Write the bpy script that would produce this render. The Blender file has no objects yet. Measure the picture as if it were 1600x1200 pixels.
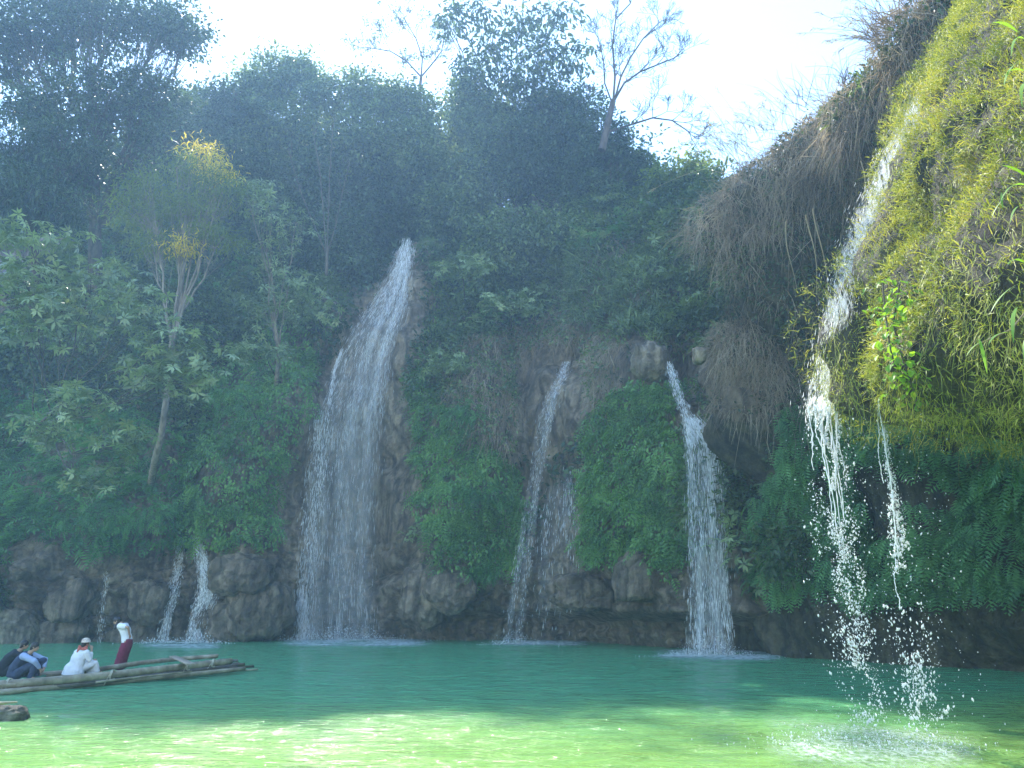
import bpy, math, random
import numpy as np
from mathutils import Vector, Matrix

# ------------------------------------------------------------------ camera, light, exposure
SC = bpy.context.scene
C = SC.collection
FPX = 1155.0                         # focal length in pixels of the 1600 px wide photograph
PITCH = math.radians(16.63)
CAMZ = 2.0
cam_d = bpy.data.cameras.new('camera')
cam_d.sensor_width = 36.0
cam_d.lens = 36.0 * FPX / 1600.0
cam_d.clip_end = 600
cam = bpy.data.objects.new('camera', cam_d)
cam.location = (0, 0, CAMZ)
cam.rotation_euler = (math.pi / 2 + PITCH, 0, 0)
C.objects.link(cam)
SC.camera = cam

SUN_EL, SUN_AZ = 49.4, -20.0         # azimuth measured from +Y towards +X
world = bpy.data.worlds.new('World')
SC.world = world
world.use_nodes = True
wn = world.node_tree
bg = wn.nodes['Background']
sky = wn.nodes.new('ShaderNodeTexSky')
sky.sky_type = 'NISHITA'
sky.sun_disc = False
sky.sun_elevation = math.radians(SUN_EL)
sky.sun_rotation = math.radians(SUN_AZ % 360)
sky.air_density = 1.0
sky.dust_density = 0.1
sky.ozone_density = 2.0
wn.links.new(sky.outputs[0], bg.inputs[0])
bg.inputs[1].default_value = 0.15

sun_d = bpy.data.lights.new('sun', 'SUN')
sun_d.energy = 2.7
sun_d.angle = math.radians(0.5)
sun_d.color = (1.0, 0.95, 0.86)
sun = bpy.data.objects.new('sun', sun_d)
e, a = math.radians(SUN_EL), math.radians(SUN_AZ)
sdir = Vector((math.cos(e) * math.sin(a), math.cos(e) * math.cos(a), math.sin(e)))
sun.rotation_euler = sdir.to_track_quat('Z', 'Y').to_euler()
sun.location = (0, 0, 60)
C.objects.link(sun)

SC.view_settings.view_transform = 'Standard'
SC.view_settings.look = 'None'
SC.view_settings.exposure = 2.12
SC.view_settings.gamma = 1.0
SC.view_settings.use_curve_mapping = False
cy = SC.cycles
cy.max_bounces = 7
cy.diffuse_bounces = 5
cy.glossy_bounces = 2
cy.transmission_bounces = 3
cy.volume_bounces = 1
cy.transparent_max_bounces = 10
cy.sample_clamp_indirect = 3.0
cy.use_denoising = True
cy.denoising_input_passes = 'RGB_ALBEDO_NORMAL'
cy.use_adaptive_sampling = True
cy.adaptive_threshold = 0.02
cy.caustics_reflective = False
cy.caustics_refractive = False

rng = np.random.default_rng(11)
random.seed(5)
cp, sp_ = math.cos(PITCH), math.sin(PITCH)

def P(px, py, Y):
    """world point that stands at distance Y (metres along +Y) where the photograph has pixel (px, py)"""
    u, v = (px - 800) / FPX, (600 - py) / FPX
    dy = cp - sp_ * v
    dz = sp_ + cp * v
    return np.array([u * Y / dy, Y, CAMZ + dz * Y / dy])

def proj(V):
    V = np.asarray(V)
    y, z = V[..., 1], V[..., 2] - CAMZ
    dep = y * cp + z * sp_
    dep = np.where(dep > 0.1, dep, 0.1)
    up = -y * sp_ + z * cp
    return 800 + FPX * V[..., 0] / dep, 600 - FPX * up / dep

def pxm(px, py, Y):
    """metres per photo pixel there"""
    p = P(px, py, Y)
    return (p[1] * cp + (p[2] - CAMZ) * sp_) / FPX

# ------------------------------------------------------------------ numpy noise
def _h(ix, iy, iz, seed):
    n = (ix * 374761393 + iy * 668265263 + iz * 2147483647 + seed * 1274126177) & 0xffffffff
    n = ((n ^ (n >> 13)) * 1274126177) & 0xffffffff
    n = ((n ^ (n >> 16)) * 2246822519) & 0xffffffff
    return ((n ^ (n >> 15)) & 0xffff) / 32767.5 - 1.0

def vnoise(p, seed=0):
    p = np.asarray(p, float)
    i = np.floor(p).astype(np.int64)
    f = p - i
    f = f * f * (3 - 2 * f)
    r = 0
    for dx in (0, 1):
        wx = f[..., 0] if dx else 1 - f[..., 0]
        for dy in (0, 1):
            wy = f[..., 1] if dy else 1 - f[..., 1]
            for dz in (0, 1):
                wz = f[..., 2] if dz else 1 - f[..., 2]
                r = r + wx * wy * wz * _h(i[..., 0] + dx, i[..., 1] + dy, i[..., 2] + dz, seed)
    return r

def fbm(p, oct=4, seed=0, rough=0.5):
    p = np.asarray(p, float)
    a, s, t = 1.0, 0.0, 0.0
    for k in range(oct):
        s = s + a * vnoise(p * (2.03 ** k) + 17.1 * k, seed + k)
        t += a
        a *= rough
    return s / t

def inpoly(x, y, poly):
    r = np.zeros(x.shape, bool)
    n = len(poly)
    j = n - 1
    for i in range(n):
        xi, yi = poly[i]
        xj, yj = poly[j]
        c = ((yi > y) != (yj > y)) & (x < (xj - xi) * (y - yi) / (yj - yi + 1e-9) + xi)
        r ^= c
        j = i
    return r

# ------------------------------------------------------------------ mesh helpers
def mesh_np(name, V, Fs, mats, attr=None, smooth=False, midx=None):
    """Fs: list of int arrays (n,3) or (n,4); attr: per-face float array (concatenated order)"""
    me = bpy.data.meshes.new(name)
    V = np.ascontiguousarray(V, dtype=np.float32)
    Fs = [f for f in Fs if len(f)]
    me.vertices.add(len(V))
    me.vertices.foreach_set('co', V.ravel())
    loops = np.concatenate([f.ravel() for f in Fs]).astype(np.int32)
    tot = np.concatenate([np.full(len(f), f.shape[1], np.int32) for f in Fs])
    start = np.concatenate([[0], np.cumsum(tot)[:-1]]).astype(np.int32)
    me.loops.add(len(loops))
    me.loops.foreach_set('vertex_index', loops)
    me.polygons.add(len(tot))
    me.polygons.foreach_set('loop_start', start)
    me.polygons.foreach_set('loop_total', tot)
    if smooth:
        me.polygons.foreach_set('use_smooth', np.ones(len(tot), bool))
    for m in (mats if isinstance(mats, (list, tuple)) else [mats]):
        me.materials.append(m)
    if midx is not None:
        me.polygons.foreach_set('material_index', np.asarray(midx, np.int32))
    me.update(calc_edges=True)
    if attr is not None:
        at = me.attributes.new('rnd', 'FLOAT', 'FACE')
        at.data.foreach_set('value', np.ascontiguousarray(attr, np.float32))
    me.validate(verbose=False) if False else None
    return me

def link(name, me, parent=None, **props):
    o = bpy.data.objects.new(name, me)
    C.objects.link(o)
    if parent is not None:
        o.parent = parent
    for k, v in props.items():
        if v is not None:
            o[k] = v
    return o

def thing(name, label, cat, loc=(0, 0, 0), group=None):
    o = bpy.data.objects.new(name, None)
    o.empty_display_size = 0.3
    C.objects.link(o)
    o.location = tuple(float(c) for c in loc)
    o['label'] = label
    o['category'] = cat
    if group:
        o['group'] = group
    return o

def sub(V, root):
    return np.asarray(V) - np.array(root.location)[None, :]

class Acc:
    """collects vertices and faces"""
    def __init__(s):
        s.V, s.F3, s.F4, s.A3, s.A4, s.n = [], [], [], [], [], 0
    def add(s, V, F, attr=None):
        V = np.asarray(V, float).reshape(-1, 3)
        F = np.asarray(F)
        if len(F) == 0:
            return
        if attr is None:
            attr = np.zeros(len(F))
        (s.F3 if F.shape[1] == 3 else s.F4).append(F + s.n)
        (s.A3 if F.shape[1] == 3 else s.A4).append(np.broadcast_to(attr, (len(F),)))
        s.V.append(V)
        s.n += len(V)
    def mesh(s, name, mats, smooth=False, origin=None):
        V = np.concatenate(s.V)
        if origin is not None:
            V = V - np.array(origin)[None, :]
        Fs, A = [], []
        if s.F3:
            Fs.append(np.concatenate(s.F3)); A += s.A3
        if s.F4:
            Fs.append(np.concatenate(s.F4)); A += s.A4
        return mesh_np(name, V, Fs, mats, np.concatenate(A), smooth)

def unit(v):
    return v / (np.linalg.norm(v, axis=-1, keepdims=True) + 1e-9)

def tubes(Pts, R, sides=4):
    """Pts (N,n,3), R (N,n) -> V, F(quads)"""
    Pts = np.asarray(Pts, float)
    if Pts.ndim == 2:
        Pts = Pts[None]; R = np.asarray(R, float)[None]
    N, n, _ = Pts.shape
    T = unit(np.gradient(Pts, axis=1))
    ref = np.where(np.abs(T[:, :1, 2:3]) > 0.8, np.array([1.0, 0.1, 0.0]), np.array([0.05, 0.1, 1.0]))
    A = unit(np.cross(T, np.broadcast_to(ref, T.shape)))
    B = np.cross(T, A)
    ang = np.arange(sides) * 2 * math.pi / sides
    V = Pts[:, :, None, :] + R[:, :, None, None] * (np.cos(ang)[None, None, :, None] * A[:, :, None, :] + np.sin(ang)[None, None, :, None] * B[:, :, None, :])
    i, j, k = np.meshgrid(np.arange(N), np.arange(n - 1), np.arange(sides), indexing='ij')
    b = (i * n + j) * sides
    F = np.stack([b + k, b + (k + 1) % sides, b + sides + (k + 1) % sides, b + sides + k], -1).reshape(-1, 4)
    return V.reshape(-1, 3), F

def capped_tube(Pts, R, sides=10):
    V, F = tubes(Pts, R, sides)
    n = len(Pts)
    V = np.concatenate([V, [Pts[0]], [Pts[-1]]])
    k = np.arange(sides)
    c0 = np.stack([k, (k + 1) % sides, np.full(sides, n * sides), np.full(sides, n * sides)], -1)
    f3a = np.stack([(k + 1) % sides, k, np.full(sides, n * sides)], -1)
    f3b = np.stack([(n - 1) * sides + k, (n - 1) * sides + (k + 1) % sides, np.full(sides, n * sides + 1)], -1)
    return V, F, np.concatenate([f3a, f3b])

def ribbons(Pts, W, side):
    """Pts (N,n,3), W (N,n) half width, side (N,3)"""
    N, n, _ = Pts.shape
    S = side[:, None, :] * W[:, :, None]
    V = np.stack([Pts - S, Pts + S], 2).reshape(-1, 3)
    i, j = np.meshgrid(np.arange(N), np.arange(n - 1), indexing='ij')
    b = (i * n + j) * 2
    F = np.stack([b, b + 1, b + 3, b + 2], -1).reshape(-1, 4)
    return V, F

def basis(axis, up=None, roll=0.0):
    """rotation matrices (N,3,3) with columns x=side, y=axis, z=normal"""
    axis = unit(axis)
    if up is None:
        up = rng.normal(size=axis.shape)
    x = unit(np.cross(axis, up))
    z = np.cross(x, axis)
    return np.stack([x, axis, z], -1)

def inst(tv, tf, pos, R, s, arnd=None):
    """template verts/faces copied to N places"""
    N = len(pos)
    s = np.broadcast_to(np.asarray(s, float), (N,))
    V = np.einsum('nij,kj->nki', R, tv) * s[:, None, None] + pos[:, None, :]
    F = (tf[None] + (np.arange(N) * len(tv))[:, None, None]).reshape(-1, tf.shape[1])
    if arnd is None:
        arnd = rng.random(N)
    return V.reshape(-1, 3), F, np.repeat(arnd, len(tf))

# leaf templates: y along the leaf, length 1
RHOMB = (np.array([[0, 0, 0], [0.27, 0.42, 0.03], [0, 1, -0.12], [-0.27, 0.42, 0.03]]), np.array([[0, 1, 2, 3]]))
OVAL = (np.array([[0, 0, 0], [0.2, 0.3, 0.05], [0.17, 0.7, 0.03], [0, 1, -0.13], [-0.17, 0.7, 0.03], [-0.2, 0.3, 0.05]]),
        np.array([[0, 1, 2, 3], [0, 3, 4, 5]]))
LANCE = (np.array([[0, 0, 0], [0.075, 0.35, 0.02], [0, 1, -0.28], [-0.075, 0.35, 0.02]]), np.array([[0, 1, 2, 3]]))
def make_whorl(n=7, droop=0.35, w=0.16, seed=1):
    r = np.random.default_rng(seed)
    V, F = [], []
    for k in range(n):
        a = 2 * math.pi * k / n + r.uniform(-.25, .25)
        L = r.uniform(.75, 1.1)
        d = np.array([math.cos(a), math.sin(a), 0]); s = np.array([-math.sin(a), math.cos(a), 0])
        el = r.uniform(.0, .35)
        zf = lambda t: el * t - droop * t * t
        b = len(V)
        pts = [d * .05, d * L * .45 + s * w * L + [0, 0, zf(.45)], d * L + [0, 0, zf(1.0)], d * L * .45 - s * w * L + [0, 0, zf(.45)], d * L * .5 + [0, 0, zf(.5) - .05]]
        V += [np.array(p) for p in pts]
        F += [[b, b + 1, b + 2, b + 4], [b, b + 4, b + 2, b + 3]]
    return np.array(V), np.array(F)
WHORL = make_whorl()
WHORL2 = make_whorl(6, .6, .13, 4)
def make_frond(n=9, w=.34, droop=.55, seed=2):
    """pinnate frond, y forward, drooping to -z"""
    r = np.random.default_rng(seed)
    V, F = [], []
    for k in range(n):
        t = (k + .6) / n
        c = np.array([0, t, .25 * t - droop * t * t])
        L = w * math.sin(math.pi * (0.12 + .86 * t)) ** .8 + .03
        for s in (-1, 1):
            b = len(V)
            tip = c + np.array([s * L, .28 * L + .02, -.25 * L])
            V += [c + [0, -.02, 0], c + [s * L * .45, .18 * L - .045, -.02], tip, c + [s * L * .45, .18 * L + .045, -.02]]
            F += [[b, b + 1, b + 2, b + 3]]
    return np.array(V), np.array(F)
FROND = make_frond(7)
FROND_S = make_frond(6, .3, .7, 5)

# ------------------------------------------------------------------ materials
def nodes_of(m):
    m.use_nodes = True
    nt = m.node_tree
    nt.nodes.clear()
    return nt, nt.nodes, nt.links

def ramp(N, stops):
    r = N.new('ShaderNodeValToRGB')
    el = r.color_ramp.elements
    while len(el) < len(stops):
        el.new(0.5)
    for e_, (p, c) in zip(el, stops):
        e_.position = p
        e_.color = (*c, 1)
    return r

def leaf_mat(name, cols, transl=0.35, rough=0.5, patch=0.35, tcol=None, scale=0.5):
    """cols: dark to light leaf colours; each leaf picks one, patches of plants differ a little"""
    m = bpy.data.materials.new(name)
    nt, N, L = nodes_of(m)
    at = N.new('ShaderNodeAttribute'); at.attribute_name = 'rnd'
    geo = N.new('ShaderNodeNewGeometry')
    nz = N.new('ShaderNodeTexNoise'); nz.inputs['Scale'].default_value = scale; nz.inputs['Detail'].default_value = 2
    L.new(geo.outputs['Position'], nz.inputs['Vector'])
    mx = N.new('ShaderNodeMath'); mx.operation = 'MULTIPLY_ADD'
    mx.inputs[1].default_value = patch * 3
    L.new(nz.outputs['Fac'], mx.inputs[0])
    ad = N.new('ShaderNodeMath'); ad.operation = 'MULTIPLY_ADD'
    ad.inputs[1].default_value = 1 - patch
    ad.inputs[2].default_value = -patch * 1.0
    L.new(at.outputs['Fac'], ad.inputs[0])
    L.new(ad.outputs[0], mx.inputs[2])
    n = len(cols)
    r = ramp(N, [(i / (n - 1), c) for i, c in enumerate(cols)])
    L.new(mx.outputs[0], r.inputs[0])
    p = N.new('ShaderNodeBsdfPrincipled')
    p.inputs['Roughness'].default_value = rough
    p.inputs['Specular IOR Level'].default_value = 0.4
    L.new(r.outputs[0], p.inputs['Base Color'])
    tr = N.new('ShaderNodeBsdfTranslucent')
    hs = N.new('ShaderNodeMix'); hs.data_type = 'RGBA'; hs.blend_type = 'MULTIPLY'; hs.inputs[0].default_value = 1
    hs.inputs[7].default_value = (*(tcol or (1.7, 1.6, 0.6)), 1)
    L.new(r.outputs[0], hs.inputs[6])
    L.new(hs.outputs[2], tr.inputs['Color'])
    mix = N.new('ShaderNodeMixShader'); mix.inputs[0].default_value = transl
    L.new(p.outputs[0], mix.inputs[1]); L.new(tr.outputs[0], mix.inputs[2])
    out = N.new('ShaderNodeOutputMaterial')
    L.new(mix.outputs[0], out.inputs[0])
    return m

def bark_mat(name, c0, c1, scale=6):
    m = bpy.data.materials.new(name)
    nt, N, L = nodes_of(m)
    geo = N.new('ShaderNodeNewGeometry')
    mp = N.new('ShaderNodeMapping'); mp.inputs['Scale'].default_value = (1, 1, .25)
    L.new(geo.outputs['Position'], mp.inputs[0])
    nz = N.new('ShaderNodeTexNoise'); nz.inputs['Scale'].default_value = scale; nz.inputs['Detail'].default_value = 5
    L.new(mp.outputs[0], nz.inputs['Vector'])
    r = ramp(N, [(0.35, c0), (0.65, c1)])
    L.new(nz.outputs['Fac'], r.inputs[0])
    p = N.new('ShaderNodeBsdfPrincipled'); p.inputs['Roughness'].default_value = .85
    L.new(r.outputs[0], p.inputs['Base Color'])
    b = N.new('ShaderNodeBump'); b.inputs['Strength'].default_value = .6; b.inputs['Distance'].default_value = .03
    L.new(nz.outputs['Fac'], b.inputs['Height']); L.new(b.outputs[0], p.inputs['Normal'])
    out = N.new('ShaderNodeOutputMaterial'); L.new(p.outputs[0], out.inputs[0])
    return m

def rock_mat(name, cols, wet=0.55):
    m = bpy.data.materials.new(name)
    nt, N, L = nodes_of(m)
    geo = N.new('ShaderNodeNewGeometry')
    mp = N.new('ShaderNodeMapping'); mp.inputs['Scale'].default_value = (1, 1, .5)
    L.new(geo.outputs['Position'], mp.inputs[0])
    nz = N.new('ShaderNodeTexNoise'); nz.inputs['Scale'].default_value = .45; nz.inputs['Detail'].default_value = 9; nz.inputs['Roughness'].default_value = .65
    L.new(mp.outputs[0], nz.inputs['Vector'])
    r = ramp(N, [(0.32, cols[0]), (0.5, cols[1]), (0.66, cols[2])])
    L.new(nz.outputs['Fac'], r.inputs[0])
    st = N.new('ShaderNodeMapping'); st.inputs['Scale'].default_value = (2.2, 2.2, .22)     # water stains
    L.new(geo.outputs['Position'], st.inputs[0])
    n2 = N.new('ShaderNodeTexNoise'); n2.inputs['Scale'].default_value = 1.2; n2.inputs['Detail'].default_value = 6
    L.new(st.outputs[0], n2.inputs['Vector'])
    r2 = ramp(N, [(0.42, (.35, .36, .36)), (0.6, (1, 1, 1))])
    L.new(n2.outputs['Fac'], r2.inputs[0])
    mu = N.new('ShaderNodeMix'); mu.data_type = 'RGBA'; mu.blend_type = 'MULTIPLY'; mu.inputs[0].default_value = .8
    L.new(r.outputs[0], mu.inputs[6]); L.new(r2.outputs[0], mu.inputs[7])
    n3 = N.new('ShaderNodeTexNoise'); n3.inputs['Scale'].default_value = 3.5; n3.inputs['Detail'].default_value = 10; n3.inputs['Roughness'].default_value = .7
    L.new(geo.outputs['Position'], n3.inputs['Vector'])
    vo = N.new('ShaderNodeTexVoronoi'); vo.feature = 'DISTANCE_TO_EDGE'; vo.inputs['Scale'].default_value = .9
    dm = N.new('ShaderNodeVectorMath'); dm.operation = 'MULTIPLY_ADD'
    dm.inputs[1].default_value = (.7, .7, .7)
    L.new(n3.outputs['Color'], dm.inputs[0]); L.new(mp.outputs[0], dm.inputs[2])
    L.new(dm.outputs[0], vo.inputs['Vector'])
    cr = ramp(N, [(0.0, (0, 0, 0)), (0.05, (1, 1, 1))])
    L.new(vo.outputs['Distance'], cr.inputs[0])
    hm = N.new('ShaderNodeMath'); hm.operation = 'MULTIPLY_ADD'; hm.inputs[1].default_value = .35
    L.new(cr.outputs[0], hm.inputs[0]); L.new(n3.outputs['Fac'], hm.inputs[2])
    p = N.new('ShaderNodeBsdfPrincipled'); p.inputs['Roughness'].default_value = wet
    m3 = N.new('ShaderNodeMix'); m3.data_type = 'RGBA'; m3.blend_type = 'MULTIPLY'; m3.inputs[0].default_value = .55
    fr_ = ramp(N, [(.38, (.45, .45, .45)), (.6, (1.15, 1.15, 1.15))])
    L.new(n3.outputs['Fac'], fr_.inputs[0])
    L.new(mu.outputs[2], m3.inputs[6]); L.new(fr_.outputs[0], m3.inputs[7])
    L.new(m3.outputs[2], p.inputs['Base Color'])
    b = N.new('ShaderNodeBump'); b.inputs['Strength'].default_value = 1.0; b.inputs['Distance'].default_value = .4
    L.new(hm.outputs[0], b.inputs['Height']); L.new(b.outputs[0], p.inputs['Normal'])
    out = N.new('ShaderNodeOutputMaterial'); L.new(p.outputs[0], out.inputs[0])
    return m

def plain(name, col, rough=.7, spec=.3, noise=0, scale=20, bump=0):
    m = bpy.data.materials.new(name)
    nt, N, L = nodes_of(m)
    p = N.new('ShaderNodeBsdfPrincipled')
    p.inputs['Base Color'].default_value = (*col, 1); p.inputs['Roughness'].default_value = rough
    p.inputs['Specular IOR Level'].default_value = spec
    if noise:
        tc = N.new('ShaderNodeTexCoord')
        nz = N.new('ShaderNodeTexNoise'); nz.inputs['Scale'].default_value = scale; nz.inputs['Detail'].default_value = 4
        L.new(tc.outputs['Object'], nz.inputs['Vector'])
        r = ramp(N, [(.3, tuple(c * (1 - noise) for c in col)), (.7, tuple(min(1, c * (1 + noise)) for c in col))])
        L.new(nz.outputs['Fac'], r.inputs[0]); L.new(r.outputs[0], p.inputs['Base Color'])
        if bump:
            b = N.new('ShaderNodeBump'); b.inputs['Strength'].default_value = .7; b.inputs['Distance'].default_value = bump
            L.new(nz.outputs['Fac'], b.inputs['Height']); L.new(b.outputs[0], p.inputs['Normal'])
    out = N.new('ShaderNodeOutputMaterial'); L.new(p.outputs[0], out.inputs[0])
    return m

M = {}
M['rock'] = rock_mat('rock', [(.15, .115, .08), (.36, .28, .19), (.55, .45, .31)])
M['soil'] = plain('undergrowth_soil', (.035, .042, .024), .95, .1, .4, 2, .1)
M['tufa'] = rock_mat('tufa', [(.06, .055, .03), (.12, .11, .06), (.22, .18, .11)], .85)
M['pale_rock'] = rock_mat('pale_rock', [(.30, .25, .17), (.45, .38, .27), (.58, .5, .36)], .8)
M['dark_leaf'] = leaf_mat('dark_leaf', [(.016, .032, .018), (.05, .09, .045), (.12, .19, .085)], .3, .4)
M['mid_leaf'] = leaf_mat('mid_leaf', [(.035, .07, .035), (.12, .18, .08), (.25, .33, .14)], .35, .4)
M['broad_leaf'] = leaf_mat('broad_leaf', [(.09, .14, .065), (.19, .27, .125), (.32, .41, .2)], .25, .3)
M['light_leaf'] = leaf_mat('light_leaf', [(.07, .12, .03), (.13, .19, .045), (.2, .26, .06)], .45)
M['yellow_leaf'] = leaf_mat('yellow_leaf', [(.45, .38, .04), (.65, .52, .05), (.75, .6, .08)], .45)
M['ivy_leaf'] = leaf_mat('ivy_leaf', [(.04, .11, .04), (.13, .28, .08), (.25, .45, .13)], .3, .4)
M['fern_leaf'] = leaf_mat('fern_leaf', [(.04, .11, .05), (.11, .27, .10), (.20, .42, .15)], .35, .4)
M['moss_leaf'] = leaf_mat('moss_leaf', [(.07, .10, .025), (.17, .22, .04), (.32, .35, .06), (.46, .45, .10), (.48, .40, .2)], .35, .6, .5, (1.5, 1.45, .6), .9)
M['bright_leaf'] = leaf_mat('bright_leaf', [(.12, .24, .03), (.2, .38, .045), (.3, .48, .07)], .5)
M['dead_grass'] = leaf_mat('dead_grass', [(.13, .10, .07), (.34, .27, .19), (.56, .48, .36)], .4, .8, .4, (1.15, 1.08, .85))
M['straw'] = leaf_mat('straw', [(.3, .25, .15), (.45, .38, .22), (.55, .48, .3)], .3, .8, .2, (1.2, 1.1, .9))
M['tan_tufa'] = rock_mat('tan_tufa', [(.13, .10, .065), (.27, .21, .14), (.4, .33, .23)], .85)
M['crust'] = rock_mat('crust', [(.05, .05, .04), (.2, .18, .13), (.45, .4, .3)], .8)
M['bark'] = bark_mat('bark', (.045, .04, .03), (.12, .10, .075))
M['pale_bark'] = bark_mat('pale_bark', (.13, .11, .085), (.3, .26, .2))
M['twig'] = bark_mat('twig', (.04, .033, .028), (.10, .08, .065))

# ------------------------------------------------------------------ terrain
BX = np.array([-75, -45, -28, -20, -10, -4, 0, 4, 7.5, 10, 14, 17, 22, 30.])
BY = np.array([36, 40, 42.5, 44.3, 47.0, 45.0, 44, 39.5, 34.2, 32, 29, 27, 24, 20.])
ZR = np.array([-4, 0, 1.2, 1.7, 4, 5.5, 9, 13, 17, 21, 25, 29, 33, 36, 39.])
XR = np.array([-75, -28, -17, -13, -7, -3.5, 1, 5, 9, 30.])
SB = np.array([   # setback in metres at heights ZR for each XR
    [2, 1, .6, .2, .2, 1.2, 2.0, 3.0, 4.5, 6.5, 9, 12, 17, 26, 60],
    [2, 1, .6, .2, .2, 1.2, 2.0, 3.0, 4.5, 6.5, 9, 12, 17, 26, 60],
    [2, 1, .6, .2, .3, 1.0, 1.4, 2.2, 3.5, 5.0, 8, 12, 17, 26, 60],
    [1, .4, .3, .3, .3, .5, .8, 1.3, 2.0, 3.0, 5, 9, 15, 26, 60],
    [0, 0, .1, .1, .2, .3, .6, 1.0, 1.4, 2.0, 2.8, 4.5, 14, 26, 60],
    [2, 1.5, 1.0, .2, 0, .4, .3, .2, 1.2, 3.0, 5, 9, 15, 26, 60],
    [5, 4, 3.0, .3, 0, .3, .5, 1.0, 2.5, 5.0, 7, 10, 15, 26, 60],
    [6, 5, 3.5, .3, 0, .2, .3, .8, 4.0, 6.0, 8, 11, 17, 28, 62],
    [6, 5, 3.5, .3, 0, .5, 1.2, 2.5, 6.0, 8.0, 10, 14, 22, 40, 80],
    [6, 5, 3.5, .3, 0, .5, 1.2, 2.5, 6.0, 8.0, 10, 14, 22, 40, 80]])

def bilin(xs, ys, T, x, y):
    i = np.clip(np.searchsorted(xs, x) - 1, 0, len(xs) - 2)
    j = np.clip(np.searchsorted(ys, y) - 1, 0, len(ys) - 2)
    fx = np.clip((x - xs[i]) / (xs[i + 1] - xs[i]), 0, 1)
    fy = np.clip((y - ys[j]) / (ys[j + 1] - ys[j]), 0, 1)
    fx = fx * fx * (3 - 2 * fx)
    return (T[i, j] * (1 - fx) * (1 - fy) + T[i + 1, j] * fx * (1 - fy) + T[i, j + 1] * (1 - fx) * fy + T[i + 1, j + 1] * fx * fy)

def bp(px, py, Y, sxp, szp, amt):
    p = P(px, py, Y); m = pxm(px, py, Y)
    return (p[0], p[2], sxp * m, szp * m, amt)
BUMPS = [
    bp(375, 700, 43, 75, 170, -3.0),      # ivy buttress left of the main fall
    bp(290, 760, 45, 22, 110, 2.5),       # dark cleft above the small falls
    bp(180, 760, 43, 100, 90, -1.5),
    bp(545, 760, 47, 55, 260, 1.6),       # main fall recess
    bp(735, 700, 44, 75, 150, -2.4),      # drape right of the main fall
    bp(845, 800, 43, 35, 200, 1.0),
    bp(1000, 700, 39, 65, 140, -1.6),     # bright ivy buttress
    bp(1010, 565, 37, 32, 32, -1.5),
    bp(1075, 570, 36, 26, 60, 2.2),       # cleft of the fourth fall
    bp(60, 870, 42, 80, 50, -1.0),
    bp(690, 900, 44, 50, 35, -.9),
    bp(390, 910, 43, 50, 40, -.8),
    bp(20, 400, 45, 100, 100, -2),
]
def Fy(X, Z):
    X = np.asarray(X, float); Z = np.asarray(Z, float)
    Y = np.interp(X, BX, BY) + bilin(XR, ZR, SB, X, Z)
    for (bx, bz, sx, sz, am) in BUMPS:
        Y = Y + am * np.exp(-((X - bx) / sx) ** 2 - ((Z - bz) / sz) ** 2)
    q = np.stack([X * .22, Z * .22, X * 0 + 3.3], -1)
    Y = Y + (1.5 + 1.3 * np.clip((Z - 5) / 5, 0, 1)) * fbm(q, 3, 3)
    q2 = np.stack([X * .9, Z * 1.3, Y * .3], -1)
    low = np.clip((8 - Z) / 4, 0.25, 1)
    Y = Y + .8 * low * fbm(q2, 4, 9, .6)
    rid = 1 - np.abs(fbm(np.stack([X * .33 + Z * .1, Z * .5, X * 0 + 7.7], -1), 3, 14, .55)) * 2.4
    Y = Y - 1.3 * np.clip(low - .25, 0, 1) * np.clip(rid, 0, 1)
    # blocky ledges on the bare rock near the water
    led = np.abs(fbm(np.stack([X * .55, Z * 1.1, Y * 0], -1), 3, 21))
    Y = Y + low * np.clip(.35 - led * 2.2, 0, .35) * 1.2
    return Y

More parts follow.
